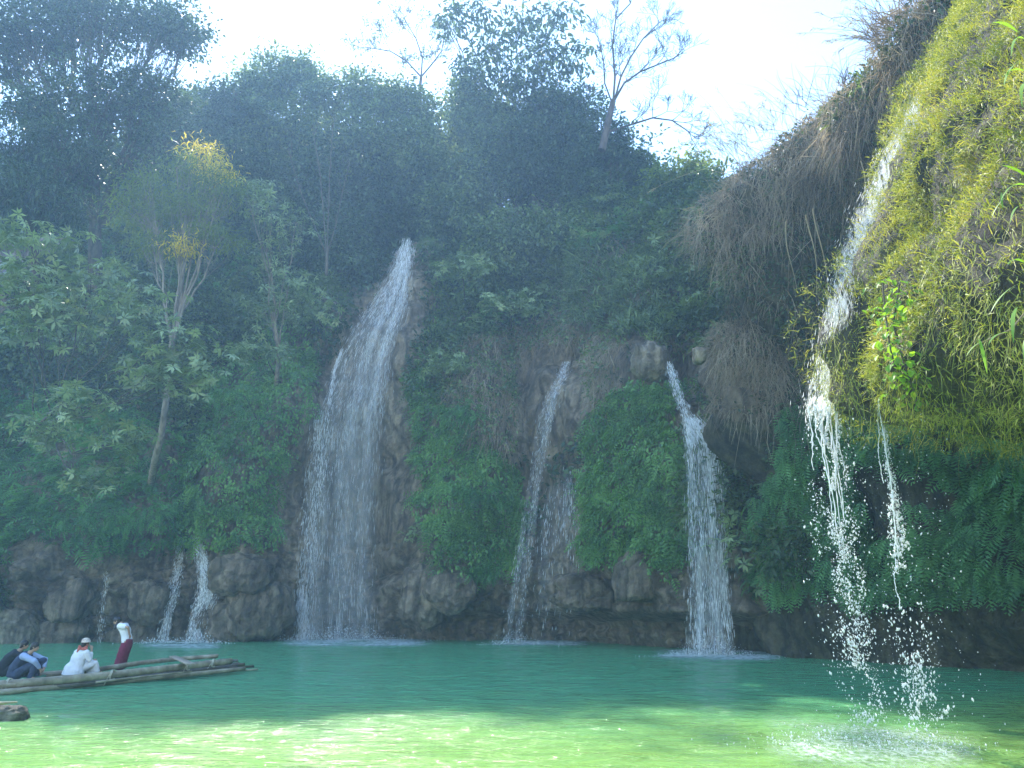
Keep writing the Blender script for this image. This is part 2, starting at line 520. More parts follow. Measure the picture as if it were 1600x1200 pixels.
# right cliff: X = Gx(Y, Z), facing -X
YC = np.array([-20, 0, 6, 9, 11, 13, 14.5, 16, 17.5, 20, 24, 27, 30, 33, 37, 60.])
ZC = np.array([-4, 0, 1.3, 3.2, 4.2, 5.3, 6.5, 9, 12, 15, 17.5, 18.8, 20.5, 23.])
GT = np.array([
    [34, 33, 33, 32, 31, 28, 26, 26, 26, 26, 26, 27, 28, 34],
    [28, 27, 27, 26, 20, 14, 12, 12, 12.5, 13.5, 15, 16, 18, 24],
    [26, 25, 25, 18, 9.0, 7.9, 7.8, 8.4, 9.8, 11.6, 13.5, 15, 17, 23],
    [25, 24, 24, 18, 7.6, 6.7, 6.8, 7.5, 9.0, 11.0, 13.0, 15, 17, 22],
    [24, 23, 23, 20, 9.0, 6.3, 6.3, 7.1, 8.8, 10.7, 12.8, 14, 17, 22],
    [23, 22, 21.5, 20, 15, 6.1, 5.8, 6.7, 8.6, 10.5, 12.6, 14, 16, 22],
    [22, 21, 20.5, 19.5, 17, 9.0, 8.2, 8.6, 9.8, 11.0, 12.4, 14, 16, 22],
    [21, 20, 19.5, 18.5, 17, 14, 12.5, 12.2, 12.2, 12.4, 12.4, 13, 16, 22],
    [20, 19, 18.5, 17.5, 16.5, 15.5, 13.5, 13.2, 13.2, 12.2, 11.0, 12.4, 17, 26],
    [18.5, 17.5, 17, 16.2, 15.9, 15.6, 15.0, 14.8, 14.4, 12.4, 10.9, 12.4, 19, 28],
    [16.5, 15.5, 15, 14.7, 14.7, 14.6, 14.4, 14.2, 13.8, 11.3, 9.7, 10.4, 17, 28],
    [15.0, 14.2, 13.9, 13.7, 13.6, 13.4, 12.8, 12.2, 11.6, 9.3, 8.6, 9.9, 16, 26],
    [13.5, 12.6, 12.3, 12.1, 12.0, 11.8, 11.0, 8.9, 8.5, 10.2, 10.4, 12.0, 18, 26],
    [12.4, 11.6, 11.4, 11.3, 11.2, 11.0, 10.8, 10.0, 10.0, 12.0, 13.5, 15.5, 20, 28],
    [11, 10.6, 10.4, 10.4, 10.4, 10.4, 10.4, 10.4, 12, 14, 16, 18, 22, 30],
    [10, 10, 10, 10, 10, 10, 10, 11, 13, 15, 17, 18, 22, 30]])
def Gx(Y, Z):
    Y = np.asarray(Y, float); Z = np.asarray(Z, float)
    X = bilin(YC, ZC, GT, Y, Z)
    near = np.clip((Y - 10) / 9, .6, 1.45)
    X = X + near * 1.35 * fbm(np.stack([Y * .35, Z * .35, Y * 0 + 8.1], -1), 3, 31)
    X = X + .9 * np.exp(-((Y - 12.1 + .12 * (Z - 6)) / .3) ** 2) * np.exp(-((Z - 6.2) / 2.2) ** 2)
    X = X + .5 * fbm(np.stack([Y * .8, Z * .7, X * 0 + 2.2], -1), 2, 39) * np.clip((16 - Y) / 2, 0, 1)
    X = X + .45 * fbm(np.stack([Y * 1.3, Z * 1.1, X * .3], -1), 4, 35, .6)
    return X

def normals_of(fn, a, b, e=.15):
    """unit normal of Y=F(X,Z) facing -Y"""
    da = (fn(a + e, b) - fn(a - e, b)) / (2 * e)
    db = (fn(a, b + e) - fn(a, b - e)) / (2 * e)
    return da, db

def grid_faces(n, m):
    i, j = np.meshgrid(np.arange(n - 1), np.arange(m - 1), indexing='ij')
    b = i * m + j
    return np.stack([b, b + m, b + m + 1, b + 1], -1).reshape(-1, 4)

# back cliff
xs = np.concatenate([np.linspace(-75, -31, 60)[:-1], np.linspace(-31, 16, 360), np.linspace(16, 30, 20)[1:]])
zs = np.concatenate([np.linspace(-4, 0, 6)[:-1], np.linspace(0, 7, 80)[:-1], np.linspace(7, 33, 110)[:-1], np.linspace(33, 39, 14)])
Xg, Zg = np.meshgrid(xs, zs, indexing='ij')
Yg = Fy(Xg, Zg)
V = np.stack([Xg, Yg, Zg], -1).reshape(-1, 3)
F = grid_faces(len(xs), len(zs))
fc = V[F].mean(1)
soil = (fc[:, 2] > 31) | (np.abs(fc[:, 0]) > 40)
link('cliff', mesh_np('cliff', V, [F], [M['rock'], M['soil']], None, True, soil.astype(int)), kind='structure',
     label='tall rock cliff wall of the waterfalls behind the pool')
# plateau behind the cliff
xs2 = np.linspace(-90, 100, 60); ys2 = np.linspace(60, 150, 30)
Xg, Yg2 = np.meshgrid(xs2, ys2, indexing='ij')
Zg2 = 33 + 2 * fbm(np.stack([Xg * .05, Yg2 * .05, Xg * 0], -1), 3, 5) + np.clip(Yg2 - 60, 0, 100) * .02
V = np.stack([Xg, Yg2, Zg2], -1).reshape(-1, 3)
link('hill', mesh_np('hill', V, [grid_faces(len(xs2), len(ys2))], [M['soil']], None, True), kind='structure')
# right cliff
ys = np.concatenate([np.linspace(-20, 5, 25)[:-1], np.linspace(5, 35, 290), np.linspace(35, 60, 30)[1:]])
zs = np.concatenate([np.linspace(-4, 0, 5)[:-1], np.linspace(0, 20.5, 150), np.linspace(20.5, 23, 8)[1:]])
Yg, Zg = np.meshgrid(ys, zs, indexing='ij')
Xg = Gx(Yg, Zg)
V = np.stack([Xg, Yg, Zg], -1).reshape(-1, 3)
F = grid_faces(len(ys), len(zs))
link('overhanging_cliff', mesh_np('overhanging_cliff', V, [F], [M['tufa']], None, True), kind='structure',
     label='overhanging tufa cliff on the right side of the pool')
xs2 = np.linspace(18, 100, 30); ys2 = np.linspace(-25, 70, 40)
Xg, Yg2 = np.meshgrid(xs2, ys2, indexing='ij')
Zg2 = 22.5 + 1 * fbm(np.stack([Xg * .08, Yg2 * .08, Xg * 0], -1), 3, 6) - np.clip(24 - Xg, 0, 9) * .3
V = np.stack([Xg, Yg2, Zg2], -1).reshape(-1, 3)
link('terrain', mesh_np('terrain', V, [grid_faces(len(xs2), len(ys2))], [M['soil']], None, True), kind='structure')

# ground: pool bed and banks, one sheet
gx = np.linspace(-100, 110, 80); gy = np.linspace(-30, 150, 70)
Xg, Yg2 = np.meshgrid(gx, gy, indexing='ij')
bed = np.where(Yg2 < 5, np.clip((3.0 - Yg2) * .35, -3, .4), -3.5) + .15 * fbm(np.stack([Xg * .3, Yg2 * .3, Xg * 0], -1), 3, 2)
V = np.stack([Xg, Yg2, bed], -1).reshape(-1, 3)
link('ground', mesh_np('ground', V, [grid_faces(len(gx), len(gy))], [M['soil']], None, True), kind='structure')

# ------------------------------------------------------------------ pool water
def water_mat():
    m = bpy.data.materials.new('pool_water')
    nt, N, L = nodes_of(m)
    geo = N.new('ShaderNodeNewGeometry')
    # sunlit near strip and shaded far water painted into the colour, yellow green to turquoise
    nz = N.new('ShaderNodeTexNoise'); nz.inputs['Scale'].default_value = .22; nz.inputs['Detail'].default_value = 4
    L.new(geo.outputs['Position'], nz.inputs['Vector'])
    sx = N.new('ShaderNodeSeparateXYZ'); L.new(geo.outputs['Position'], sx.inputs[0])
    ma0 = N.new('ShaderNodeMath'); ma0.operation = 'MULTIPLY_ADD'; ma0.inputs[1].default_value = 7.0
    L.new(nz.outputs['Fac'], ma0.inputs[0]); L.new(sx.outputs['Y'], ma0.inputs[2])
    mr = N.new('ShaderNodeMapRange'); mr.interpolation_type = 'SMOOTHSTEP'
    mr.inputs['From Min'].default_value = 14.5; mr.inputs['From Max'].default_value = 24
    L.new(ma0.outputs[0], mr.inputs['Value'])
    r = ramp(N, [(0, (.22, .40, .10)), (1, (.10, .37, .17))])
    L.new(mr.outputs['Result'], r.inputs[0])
    p = N.new('ShaderNodeBsdfPrincipled')
    L.new(r.outputs[0], p.inputs['Base Color'])
    p.inputs['Roughness'].default_value = .09
    p.inputs['IOR'].default_value = 1.33
    p.inputs['Specular IOR Level'].default_value = .4
    mp = N.new('ShaderNodeMapping'); mp.inputs['Scale'].default_value = (.55, 1.5, 1); mp.inputs['Rotation'].default_value = (0, 0, .12)
    L.new(geo.outputs['Position'], mp.inputs[0])
    w1 = N.new('ShaderNodeTexNoise'); w1.inputs['Scale'].default_value = 1.8; w1.inputs['Detail'].default_value = 5; w1.inputs['Roughness'].default_value = .6
    w1.inputs['Distortion'].default_value = .8
    L.new(mp.outputs[0], w1.inputs['Vector'])
    w2 = N.new('ShaderNodeTexNoise'); w2.inputs['Scale'].default_value = 7; w2.inputs['Detail'].default_value = 3
    L.new(mp.outputs[0], w2.inputs['Vector'])
    ma = N.new('ShaderNodeMath'); ma.operation = 'MULTIPLY_ADD'; ma.inputs[1].default_value = .22
    L.new(w2.outputs['Fac'], ma.inputs[0]); L.new(w1.outputs['Fac'], ma.inputs[2])
    b = N.new('ShaderNodeBump'); b.inputs['Strength'].default_value = 1; b.inputs['Distance'].default_value = .22
    L.new(ma.outputs[0], b.inputs['Height']); L.new(b.outputs[0], p.inputs['Normal'])
    out = N.new('ShaderNodeOutputMaterial'); L.new(p.outputs[0], out.inputs[0])
    return m
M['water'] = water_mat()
wy = 5 * (62 / 5) ** np.linspace(0, 1, 230)
wy = np.concatenate([[-6, 0, 3], wy])
wt = np.linspace(-1, 1, 150)
Wy, Wt = np.meshgrid(wy, wt, indexing='ij')
Wx = Wt * np.clip(Wy * .85, 14, 45) + np.where(np.abs(Wt) > .985, np.sign(Wt) * 40, 0)
amp = np.clip(.020 * (Wy > 4), 0, 1)
Wz = amp * 2.2 * fbm(np.stack([Wx * .8 + Wy * .15, Wy * 2.2, Wx * 0], -1), 3, 77)
V = np.stack([Wx, Wy, Wz], -1).reshape(-1, 3)
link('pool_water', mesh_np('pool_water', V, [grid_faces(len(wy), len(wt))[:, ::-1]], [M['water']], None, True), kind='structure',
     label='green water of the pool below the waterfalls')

# ------------------------------------------------------------------ cliff vegetation (ground cover that nobody could count)
ROCK = [   # where the photograph shows bare rock on the back cliff
    [(0, 870), (60, 845), (180, 868), (250, 862), (300, 850), (430, 855), (430, 760), (455, 680), (480, 620), (520, 560), (560, 480), (612, 430),
     (625, 380), (650, 340), (660, 500), (640, 560), (655, 640), (660, 760), (672, 850), (700, 885), (800, 885), (815, 880), (870, 760), (905, 760), (925, 885), (1000, 875), (1080, 885), (1240, 900), (1240, 1060), (0, 1060)],
    [(985, 540), (1045, 540), (1050, 600), (1030, 590), (1000, 610)],
    [(1048, 560), (1100, 540), (1110, 660), (1050, 700)],
    [(862, 560), (892, 560), (880, 640), (862, 740), (828, 800), (810, 770), (835, 660)],
]
def wall_samples(n, x0=-34, x1=14, z0=.2, z1=34):
    X = rng.uniform(x0, x1, n); Z = rng.uniform(z0, z1, n)
    Y = Fy(X, Z)
    pt = np.stack([X, Y, Z], -1)
    px, py = proj(pt)
    return pt, px, py
def wall_normal(pt):
    dx, dz = normals_of(Fy, pt[:, 0], pt[:, 2])
    n = np.stack([dx, -np.ones(len(pt)), dz], -1)
    return unit(n)
def rcliff_normal(pt):
    dy, dz = normals_of(Gx, pt[:, 1], pt[:, 2])
    n = np.stack([-np.ones(len(pt)), dy, dz], -1)
    return unit(n)

def cover(acc, pts, nrm, tmpl, size, droop=.8, out=.5, lift=.25, jit=.3, clump=1, cr=.2):
    """leaves hung on a wall: axis points down and outwards"""
    if clump > 1:
        pts = np.repeat(pts, clump, 0) + rng.normal(size=(len(pts) * clump, 3)) * cr
        nrm = np.repeat(nrm, clump, 0)
    n = len(pts)
    ax = nrm * (out + rng.uniform(-.3, .5, (n, 1))) + np.array([0, 0, -droop])[None] + rng.normal(size=(n, 3)) * jit
    up = nrm + np.array([0, 0, .6])[None] + rng.normal(size=(n, 3)) * .35
    pos = pts + nrm * (lift * rng.random((n, 1)) + .02)
    s = size * rng.uniform(.6, 1.35, n)
    V, F, A = inst(tmpl[0], tmpl[1], pos, basis(ax, up), s)
    acc.add(V, F, A)

def bulge(pt, nrm, amp, sc, seed):
    return pt + nrm * (amp * (fbm(pt * sc, 3, seed)[:, None] + .35).clip(0))

pt, px, py = wall_samples(150000)
rock = np.zeros(len(pt), bool)
edge = 6 * vnoise(pt * 1.5, 5)
for poly in ROCK:
    rock |= inpoly(px + edge, py + edge, poly)
nrm = wall_normal(pt)
IVY_L = [(300, 700), (335, 590), (400, 560), (470, 500), (500, 560), (470, 660), (440, 740), (432, 870), (315, 870), (300, 780)]
FERN_L = [(0, 640), (120, 600), (300, 700), (292, 850), (180, 875), (60, 850), (0, 870)]
IVY_M = [(655, 600), (720, 640), (770, 700), (830, 760), (810, 890), (690, 880), (660, 760)]
IVY_R = [(935, 640), (985, 600), (1050, 600), (1070, 640), (1080, 900), (920, 890), (925, 740)]
GRASS_M = [(700, 560), (790, 520), (880, 480), (985, 540), (960, 640), (870, 700), (790, 720), (730, 690)]
BAMBOO = [(860, 400), (1040, 400), (1060, 560), (900, 520)]
def area(poly):
    return inpoly(px + edge, py + edge, poly) & ~rock
used = np.zeros(len(pt), bool)
def stuff_obj(name, acc, mat, label, cat, smooth=False):
    return link(name, acc.mesh(name, mat, smooth), kind='stuff', label=label, category=None)

def sel(mask, n):
    k = np.nonzero(mask)[0]
    if len(k) > n:
        k = rng.choice(k, n, replace=False)
    return k
NEARFALL = [[(815, 550), (910, 540), (925, 700), (930, 900), (770, 1000), (780, 860), (800, 700)],
            [(595, 350), (670, 340), (672, 520), (650, 640), (445, 660), (520, 500)], [(1020, 540), (1110, 530), (1130, 660), (1030, 700)]]
def off_falls(p, nn):
    a1, b1 = proj(p)
    k = np.zeros(len(p), bool)
    for q in NEARFALL:
        k |= inpoly(a1, b1, q)
    return p[~k], nn[~k]
def filler(mask, n):
    """more samples inside a mask by jittering the ones it has"""
    k = np.nonzero(mask)[0]
    k = rng.choice(k, n)
    X = pt[k, 0] + rng.normal(size=n) * .12; Z = pt[k, 2] + rng.normal(size=n) * .12
    p = np.stack([X, Fy(X, Z), Z], -1)
    return p, nrm[k]

for nm, poly, lab, n, mt, seed in (
        ('ivy_curtain', IVY_L, 'dense ivy and fern curtain between the small twin falls and the tall waterfall', 15000, 'ivy_leaf', 3),
        ('ivy_curtain', IVY_M, 'ivy curtain hanging just right of the tall waterfall', 13000, 'ivy_leaf', 4),
        ('ivy_curtain', IVY_R, 'bright green ivy curtain left of the short curtain waterfall', 18000, 'ivy_leaf', 5)):
    m_ = area(poly) & ~used
    used |= m_
    p, nn = filler(m_, n)
    p = bulge(p, nn, 1.3, .8, seed)
    a_ = Acc()
    cover(a_, p, nn, RHOMB, .21, 1.0, .45, .35, .35)
    p2 = p[::16]; 
    cover(a_, p2, nn[::16], FROND_S, .75, .6, .8, .5, .4)
    stuff_obj(nm, a_, M[mt], lab, 'ivy')

m_ = area(FERN_L) & ~used; used |= m_
p, nn = filler(m_, 5200); p = bulge(p, nn, 1.3, .6, 8)
a_ = Acc(); cover(a_, p[:1800], nn[:1800], FROND, .9, .5, .9, .6, .4); cover(a_, p[1800:], nn[1800:], OVAL, .28, .7, .5, .5, .5)
stuff_obj('undergrowth', a_, M['fern_leaf'], 'shaded ferns and undergrowth on the left bank above the rocks', 'undergrowth')

def strands(p, nn, length, w, curl=.25, n=5, out=.35, down=1.0):
    N = len(p)
    L = length * rng.uniform(.4, 1.3, N)
    t = np.linspace(0, 1, n)
    d0 = nn * out + rng.normal(size=(N, 3)) * curl + np.array([0, 0, .35])
    Pn = p[:, None, :] + d0[:, None, :] * (L[:, None] * t[None] * .7)[:, :, None]
    Pn[:, :, 2] -= (L[:, None] * t[None] ** 1.6) * down
    Pn[:, 1:, :] += rng.normal(size=(N, n - 1, 3)) * (.04 * L)[:, None, None]
    W = w * (1 - t[None] ** 2 * .85) * rng.uniform(.6, 1.4, (N, 1))
    side = unit(np.cross(nn, [0, 0, 1.]) + rng.normal(size=(N, 3)) * .4)
    V, F = ribbons(Pn, W, side)
    return V, F, np.repeat(rng.random(N), n - 1)

m_ = area(GRASS_M) & ~used; used |= m_
p, nn = filler(m_, 12000); p = bulge(p, nn, 1.6, .5, 12)
p, nn = off_falls(p, nn); a_ = Acc(); a_.add(*strands(p[:5200], nn[:5200], 1.3, .02, .4))
stuff_obj('dry_grass', a_, M['dead_grass'], 'drooping dry grass between the second and third falls', 'grass')
a_ = Acc(); cover(a_, p[5200:], nn[5200:], RHOMB, .24, .5, .6, .6, .6)
stuff_obj('undergrowth', a_, M['mid_leaf'], 'leafy undergrowth around the middle waterfall lip', 'undergrowth')

m_ = area(BAMBOO) & ~used; used |= m_
p, nn = filler(m_, 9000); p = bulge(p, nn, 1.8, .5, 13)
a_ = Acc(); a_.add(*strands(p[:2600], nn[:2600], 1.0, .045, .7, 4, .7, .55)); cover(a_, p[2600:], nn[2600:], LANCE, .5, .5, .8, .7, .8)
stuff_obj('bamboo_grass', a_, M['mid_leaf'], 'long arching bamboo grass above the middle of the cliff', 'grass')

def mounds(acc, cen, nr, rad, tmpl, lsize, per, droop=.35):
    """rounded bushes: leaves over the outer shell of each lump, so tops catch the sky and undersides stay dark"""
    N = len(cen)
    r = rad * rng.uniform(.55, 1.4, N)
    tone = rng.random(N)
    k = np.repeat(np.arange(N), (per * (r / rad) ** 1.6).astype(int) + 4)
    d = unit(rng.normal(size=(len(k), 3)) + nr[k] * .9 + np.array([0, -.2, .5]))
    w = 1 + .45 * vnoise(d * 1.8 + tone[k][:, None] * 31, 6)
    pos = cen[k] + d * (r[k] * w * rng.uniform(.62, 1.05, len(k)))[:, None] * np.array([1.1, .9, .8])
    ax = d * .8 + np.array([0, 0, -droop]) + rng.normal(size=d.shape) * .35
    up = d * .6 + np.array([0, 0, .8]) + rng.normal(size=d.shape) * .3
    V, F, A = inst(tmpl[0], tmpl[1], pos, basis(ax, up), lsize * rng.uniform(.65, 1.3, len(k)), np.clip(.65 * tone[k] + .35 * rng.random(len(k)), 0, 1))
    acc.add(V, F, A)
for lo, hi, lab, tag_ in ((-60, 480, 'leafy undergrowth covering the left half of the cliff', 0), (480, 1280, 'leafy undergrowth and creepers covering the upper middle of the cliff', 1)):
    m_ = ~rock & ~used & (px > lo) & (px <= hi)
    spec = [('dark_leaf', RHOMB, .30, 60, 1.3), ('mid_leaf', RHOMB, .28, 90, 1.2), ('broad_leaf', WHORL, .40, 13, 1.1), ('mid_leaf', OVAL, .36, 50, 1.0), ('fern_leaf', FROND_S, .7, 14, 1.0), ('light_leaf', LANCE, .5, 46, .9)]
    cnt = [330, 330, 120, 150, 110, 70]
    p, nn = filler(m_, 15000)
    a_ = Acc(); cover(a_, p, nn, RHOMB, .36, .35, .7, .5, .7); 
    if tag_: a_.add(*strands(p[:5000], nn[:5000], 1.2, .022, .4))
    stuff_obj('undergrowth', a_, M['dark_leaf'], lab, 'undergrowth')
    for (mt, tm, ls, per, rr), c_ in zip(spec, cnt):
        p, nn = off_falls(*filler(m_, c_))
        a_ = Acc(); mounds(a_, p + nn * .3, nn, rr, tm, ls, per * 1.25)
        stuff_obj('bushes', a_, M[mt], lab.replace('undergrowth', {'dark_leaf': 'dark bushes', 'mid_leaf': 'green bushes', 'broad_leaf': 'rosette bushes', 'fern_leaf': 'ferns', 'light_leaf': 'pale narrow leaved bushes'}[mt] + (' with oval leaves' if tm is OVAL else '')), 'bushes')

# right cliff cover
def rsamples(n, y0, y1, z0, z1):
    Y = rng.uniform(y0, y1, n); Z = rng.uniform(z0, z1, n)
    X = Gx(Y, Z)
    p = np.stack([X, Y, Z], -1)
    a1, b1 = proj(p)
    p = p[~inpoly(a1, b1, [(1035, 545), (1080, 560), (1100, 640), (1195, 655), (1195, 1040), (1055, 1040)])]
    return p, rcliff_normal(p)
def clipn(p, nn, mask):
    return p[mask], nn[mask]
# sunlit yellow green moss and grass on the near spur
p, nn = rsamples(135000, 5.5, 15.4, 3.9, 17.3)
cl = fbm(p * np.array([.8, .8, .6]), 3, 51)
x_, y_ = proj(p)
fallstrip = inpoly(x_, y_, [(1425, 150), (1448, 150), (1400, 300), (1352, 420), (1325, 560), (1305, 640), (1258, 640), (1272, 540), (1300, 420), (1345, 280)])
keep = (rng.random(len(p)) < np.clip(.85 + cl, .3, 1)) & ~(fallstrip & (rng.random(len(p)) < .6))
p, nn, cl = p[keep], nn[keep], cl[keep]
p = p + nn * (.75 * np.clip(fbm(p * .9, 3, 52) + .3, 0, 1))[:, None]
a_ = Acc()
N_ = len(p)
k = rng.random(N_) < .6
a_.add(*strands(p[k], nn[k], .18, .005, .7, 3, .7, .35))
cover(a_, p[~k], nn[~k], LANCE, .10, .2, .9, .15, .8)
stuff_obj('moss', a_, M['moss_leaf'], 'sunlit yellow green moss and fine grass on the near spur at right', 'moss')
# long trailing grass on the same spur, near the cascade and the lower fringe
p, nn = rsamples(15000, 5.5, 15, 4.0, 16)
lowf = (p[:, 2] < 6.8) | (rng.random(len(p)) < .22)
p, nn = p[lowf], nn[lowf]
a_ = Acc(); a_.add(*strands(p, nn, .6, .006, .35, 5, .35, 1.0))
stuff_obj('hanging_grass', a_, M['moss_leaf'], 'long trailing grass hanging from the near spur at right', 'grass')
# dead brown trailing plants on the further ridge
p, nn = rsamples(64000, 15.8, 31, 8.5, 19.4)
dens = fbm(p * .5, 3, 61)
topz = np.interp(p[:, 1], [15, 17, 20, 24, 27, 29], [15.9, 15.8, 15.6, 15.5, 14.6, 18])
keep = ((p[:, 2] > topz + 1.8 * dens) & (rng.random(len(p)) < np.clip(.75 + 1.8 * fbm(p * .9, 3, 63), .08, 1))) | ((p[:, 1] > 28.3) & (p[:, 2] > 9.2) & (p[:, 2] < 13.5)) | (rng.random(len(p)) < .07)
p, nn = p[keep], nn[keep]
p = p + nn * (.9 * np.clip(dens[keep] + .2, 0, 1))[:, None]
a_ = Acc()
kk = rng.random(len(p)) < .5
a_.add(*strands(p[kk], nn[kk], 1.5, .010, .35, 4, .35, 1.0)); a_.add(*strands(p[~kk], nn[~kk], .7, .012, .8, 4, .6, .7))
stuff_obj('dead_creepers', a_, M['dead_grass'], 'grey brown dead creepers trailing over the ridge behind the near spur', 'creepers')
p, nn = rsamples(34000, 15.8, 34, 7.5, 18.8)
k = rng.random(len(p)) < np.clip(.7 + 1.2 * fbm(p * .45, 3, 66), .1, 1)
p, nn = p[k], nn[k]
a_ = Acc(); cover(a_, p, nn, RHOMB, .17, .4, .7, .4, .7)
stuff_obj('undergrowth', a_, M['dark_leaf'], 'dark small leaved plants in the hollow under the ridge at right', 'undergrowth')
p, nn = rsamples(70, 16.5, 30, 9, 18.5)
a_ = Acc(); mounds(a_, p, nn, .45, OVAL, .2, 60)
stuff_obj('bushes', a_, M['mid_leaf'], 'small green plants growing among the dead creepers of the ridge', 'bushes')
# ferns in the hollow
p, nn = rsamples(11000, 14, 32.5, 1.2, 9.5)
k = ((p[:, 1] < 27) | (p[:, 0] > 10.6)) & ((p[:, 1] > 17) | (p[:, 2] < 4))
p, nn = p[k], nn[k]
x_, y_ = proj(p)
k = (fbm(p * np.array([.5, .5, .6]), 3, 71) > -.35) & (p[:, 2] > 2.8 + .9 * vnoise(p * .5, 4))
p, nn = p[k], nn[k]
p = p + nn * (1.0 * np.clip(fbm(p * .7, 3, 52) + .3, 0, 1))[:, None]
a_ = Acc(); cover(a_, p, nn, FROND, .62, .9, .7, .3, .3)
stuff_obj('fern_curtain', a_, M['fern_leaf'], 'green fern curtain hanging in the shaded hollow behind the droplet fall', 'ferns')
# green tuft strip beside the head of the near cascade
p, nn = rsamples(12000, 14.4, 17.2, 6, 16.8)
a_ = Acc(); a_.add(*strands(p, nn, .45, .008, .6, 4, .7, .6))
stuff_obj('hanging_grass', a_, M['fern_leaf'], 'soft green grass in the gully beside the head of the near cascade', 'grass')

# ------------------------------------------------------------------ trees
def base_z(X, Y):
    z = np.linspace(0, 38.8, 200)
    f = Fy(np.full(200, float(X)), z)
    k = np.nonzero(f > Y)[0]
    return float(z[k[0]]) if len(k) else 34.0

def bez(p0, p1, bend, n=7):
    t = np.linspace(0, 1, n)[:, None]
    m = (p0 + p1) / 2 + bend
    return (1 - t) ** 2 * p0 + 2 * t * (1 - t) * m + t * t * p1

LEAFMIX = {}
def tree(name, label, base, lobes, leaf='mid_leaf', tmpl=RHOMB, lsize=.2, dens=1.0, trunk_r=.25, bark='bark', trunk_path=None,
         droop=.3, group=None, clump_n=30, cr=.42, shell=.5, whorl_parts=0, twig_show=True, cat='tree', accent=None):
    base = np.array(base, float)
    root = thing(name, label, cat, base, group)
    L3 = []
    for (lx, ly, Y, rx, ry) in lobes:
        m = pxm(lx, ly, Y)
        L3.append((P(lx, ly, Y), np.array([rx * m, (rx + ry) * .5 * m, ry * m])))
    cen = np.mean([l[0] for l in L3], 0)
    if trunk_path is None:
        low = min(l[0][2] for l in L3)
        fork = base * .35 + cen * .65
        fork[2] = max(base[2] + 1.0, min(low, cen[2]))
        tp = bez(base, fork, np.array([rng.normal() * .4, rng.normal() * .4, 0]), 8)
    else:
        tp = np.array(trunk_path)
        fork = tp[-1]
    n = len(tp)
    acc = Acc()
    V, F = tubes(tp, trunk_r * np.linspace(1.15, .6, n), 8)
    acc.add(V, F)
    link('trunk', acc.mesh('trunk', M[bark], True, base), root)
    leafacc, accentacc = Acc(), Acc()
    whorls = []
    for li, (c, r) in enumerate(L3):
        k0 = rng.integers(max(1, n // 2), n)
        p0 = tp[k0]
        limb = bez(p0, c, np.array([0, 0, -.12 * np.linalg.norm(c - p0)]) + rng.normal(size=3) * .2, 7)
        limb += rng.normal(size=limb.shape) * .03 * np.linalg.norm(c - p0) * np.linspace(0, 1, 7)[:, None]
        br = Acc()
        V, F = tubes(limb, trunk_r * .42 * np.linspace(1, .35, 7), 5)
        br.add(V, F)
        vol = float(np.prod(r)) ** (2 / 3)
        nt = int(np.clip(vol * 13 * dens, 12, 150))
        d = unit(rng.normal(size=(nt, 3)))
        rad = rng.uniform(shell, 1.0, (nt, 1)) ** .8
        wob = 1 + .28 * vnoise(d * 2.2 + li * 3.7, 8)[:, None]
        ends = c + d * rad * r * wob
        s0 = limb[rng.integers(3, 7, nt)]
        tw = np.stack([s0 * (1 - t) + ends * t + np.array([0, 0, -.25 * math.sin(math.pi * t)]) for t in np.linspace(0, 1, 3)], 1)
        V, F = tubes(tw, np.linspace(.018, .008, 3)[None] * np.ones((nt, 1)) * (trunk_r / .2) ** .5, 3)
        br.add(V, F)
        link('branch', br.mesh('branch', M[bark], False, base), root)
        if whorl_parts:
            whorls.append((ends, d))
        cn = max(4, int(clump_n * dens))
        cc = np.repeat(ends, cn, 0)
        sc_ = np.repeat(rng.uniform(.7, 1.3, nt), cn)[:, None]
        off = rng.normal(size=cc.shape) * cr * sc_ * np.array([1.15, 1.15, .6])
        lp = cc + off
        outd = unit(lp - c)
        ax = outd * .6 + rng.normal(size=lp.shape) * .6 + np.array([0, 0, -droop])
        up = np.array([0, 0, 1.0]) + outd * .4 + rng.normal(size=lp.shape) * .4
        V, F, A = inst(tmpl[0], tmpl[1], lp, basis(ax, up), lsize * rng.uniform(.6, 1.3, len(lp)))
        if accent and li in accent[1]:
            accentacc.add(V, F, A)
        else:
            leafacc.add(V, F, A)
    if leafacc.n:
        link('crown', leafacc.mesh('crown', M[leaf], False, base), root)
    if accentacc.n:
        link('blossom', accentacc.mesh('blossom', M[accent[0]], False, base), root, label='yellow leaves at the top of the crown')
    if whorl_parts:
        E = np.concatenate([w[0] for w in whorls]); D = np.concatenate([w[1] for w in whorls])
        face = (D[:, 1] < .35)
        E, D = E[face], D[face]
        k = rng.choice(len(E), min(whorl_parts, len(E)), replace=False)
        me = mesh_np('leaf_whorl', WHORL[0], [WHORL[1]], [M[leaf]], rng.random(len(WHORL[1])))
        me2 = mesh_np('leaf_whorl', WHORL2[0], [WHORL2[1]], [M[leaf]], rng.random(len(WHORL2[1])))
        for q in k:
            o = bpy.data.objects.new('leaf_whorl', me if q % 2 else me2)
            C.objects.link(o); o.parent = root
            pos = E[q] + D[q] * .25 - base
            s = rng.uniform(.38, .62)
            o.location = pos.tolist()
            o.rotation_euler = (rng.normal() * .3 + .35, rng.normal() * .3, rng.uniform(0, 6.28))
            o.scale = (s, s, s)
    return root

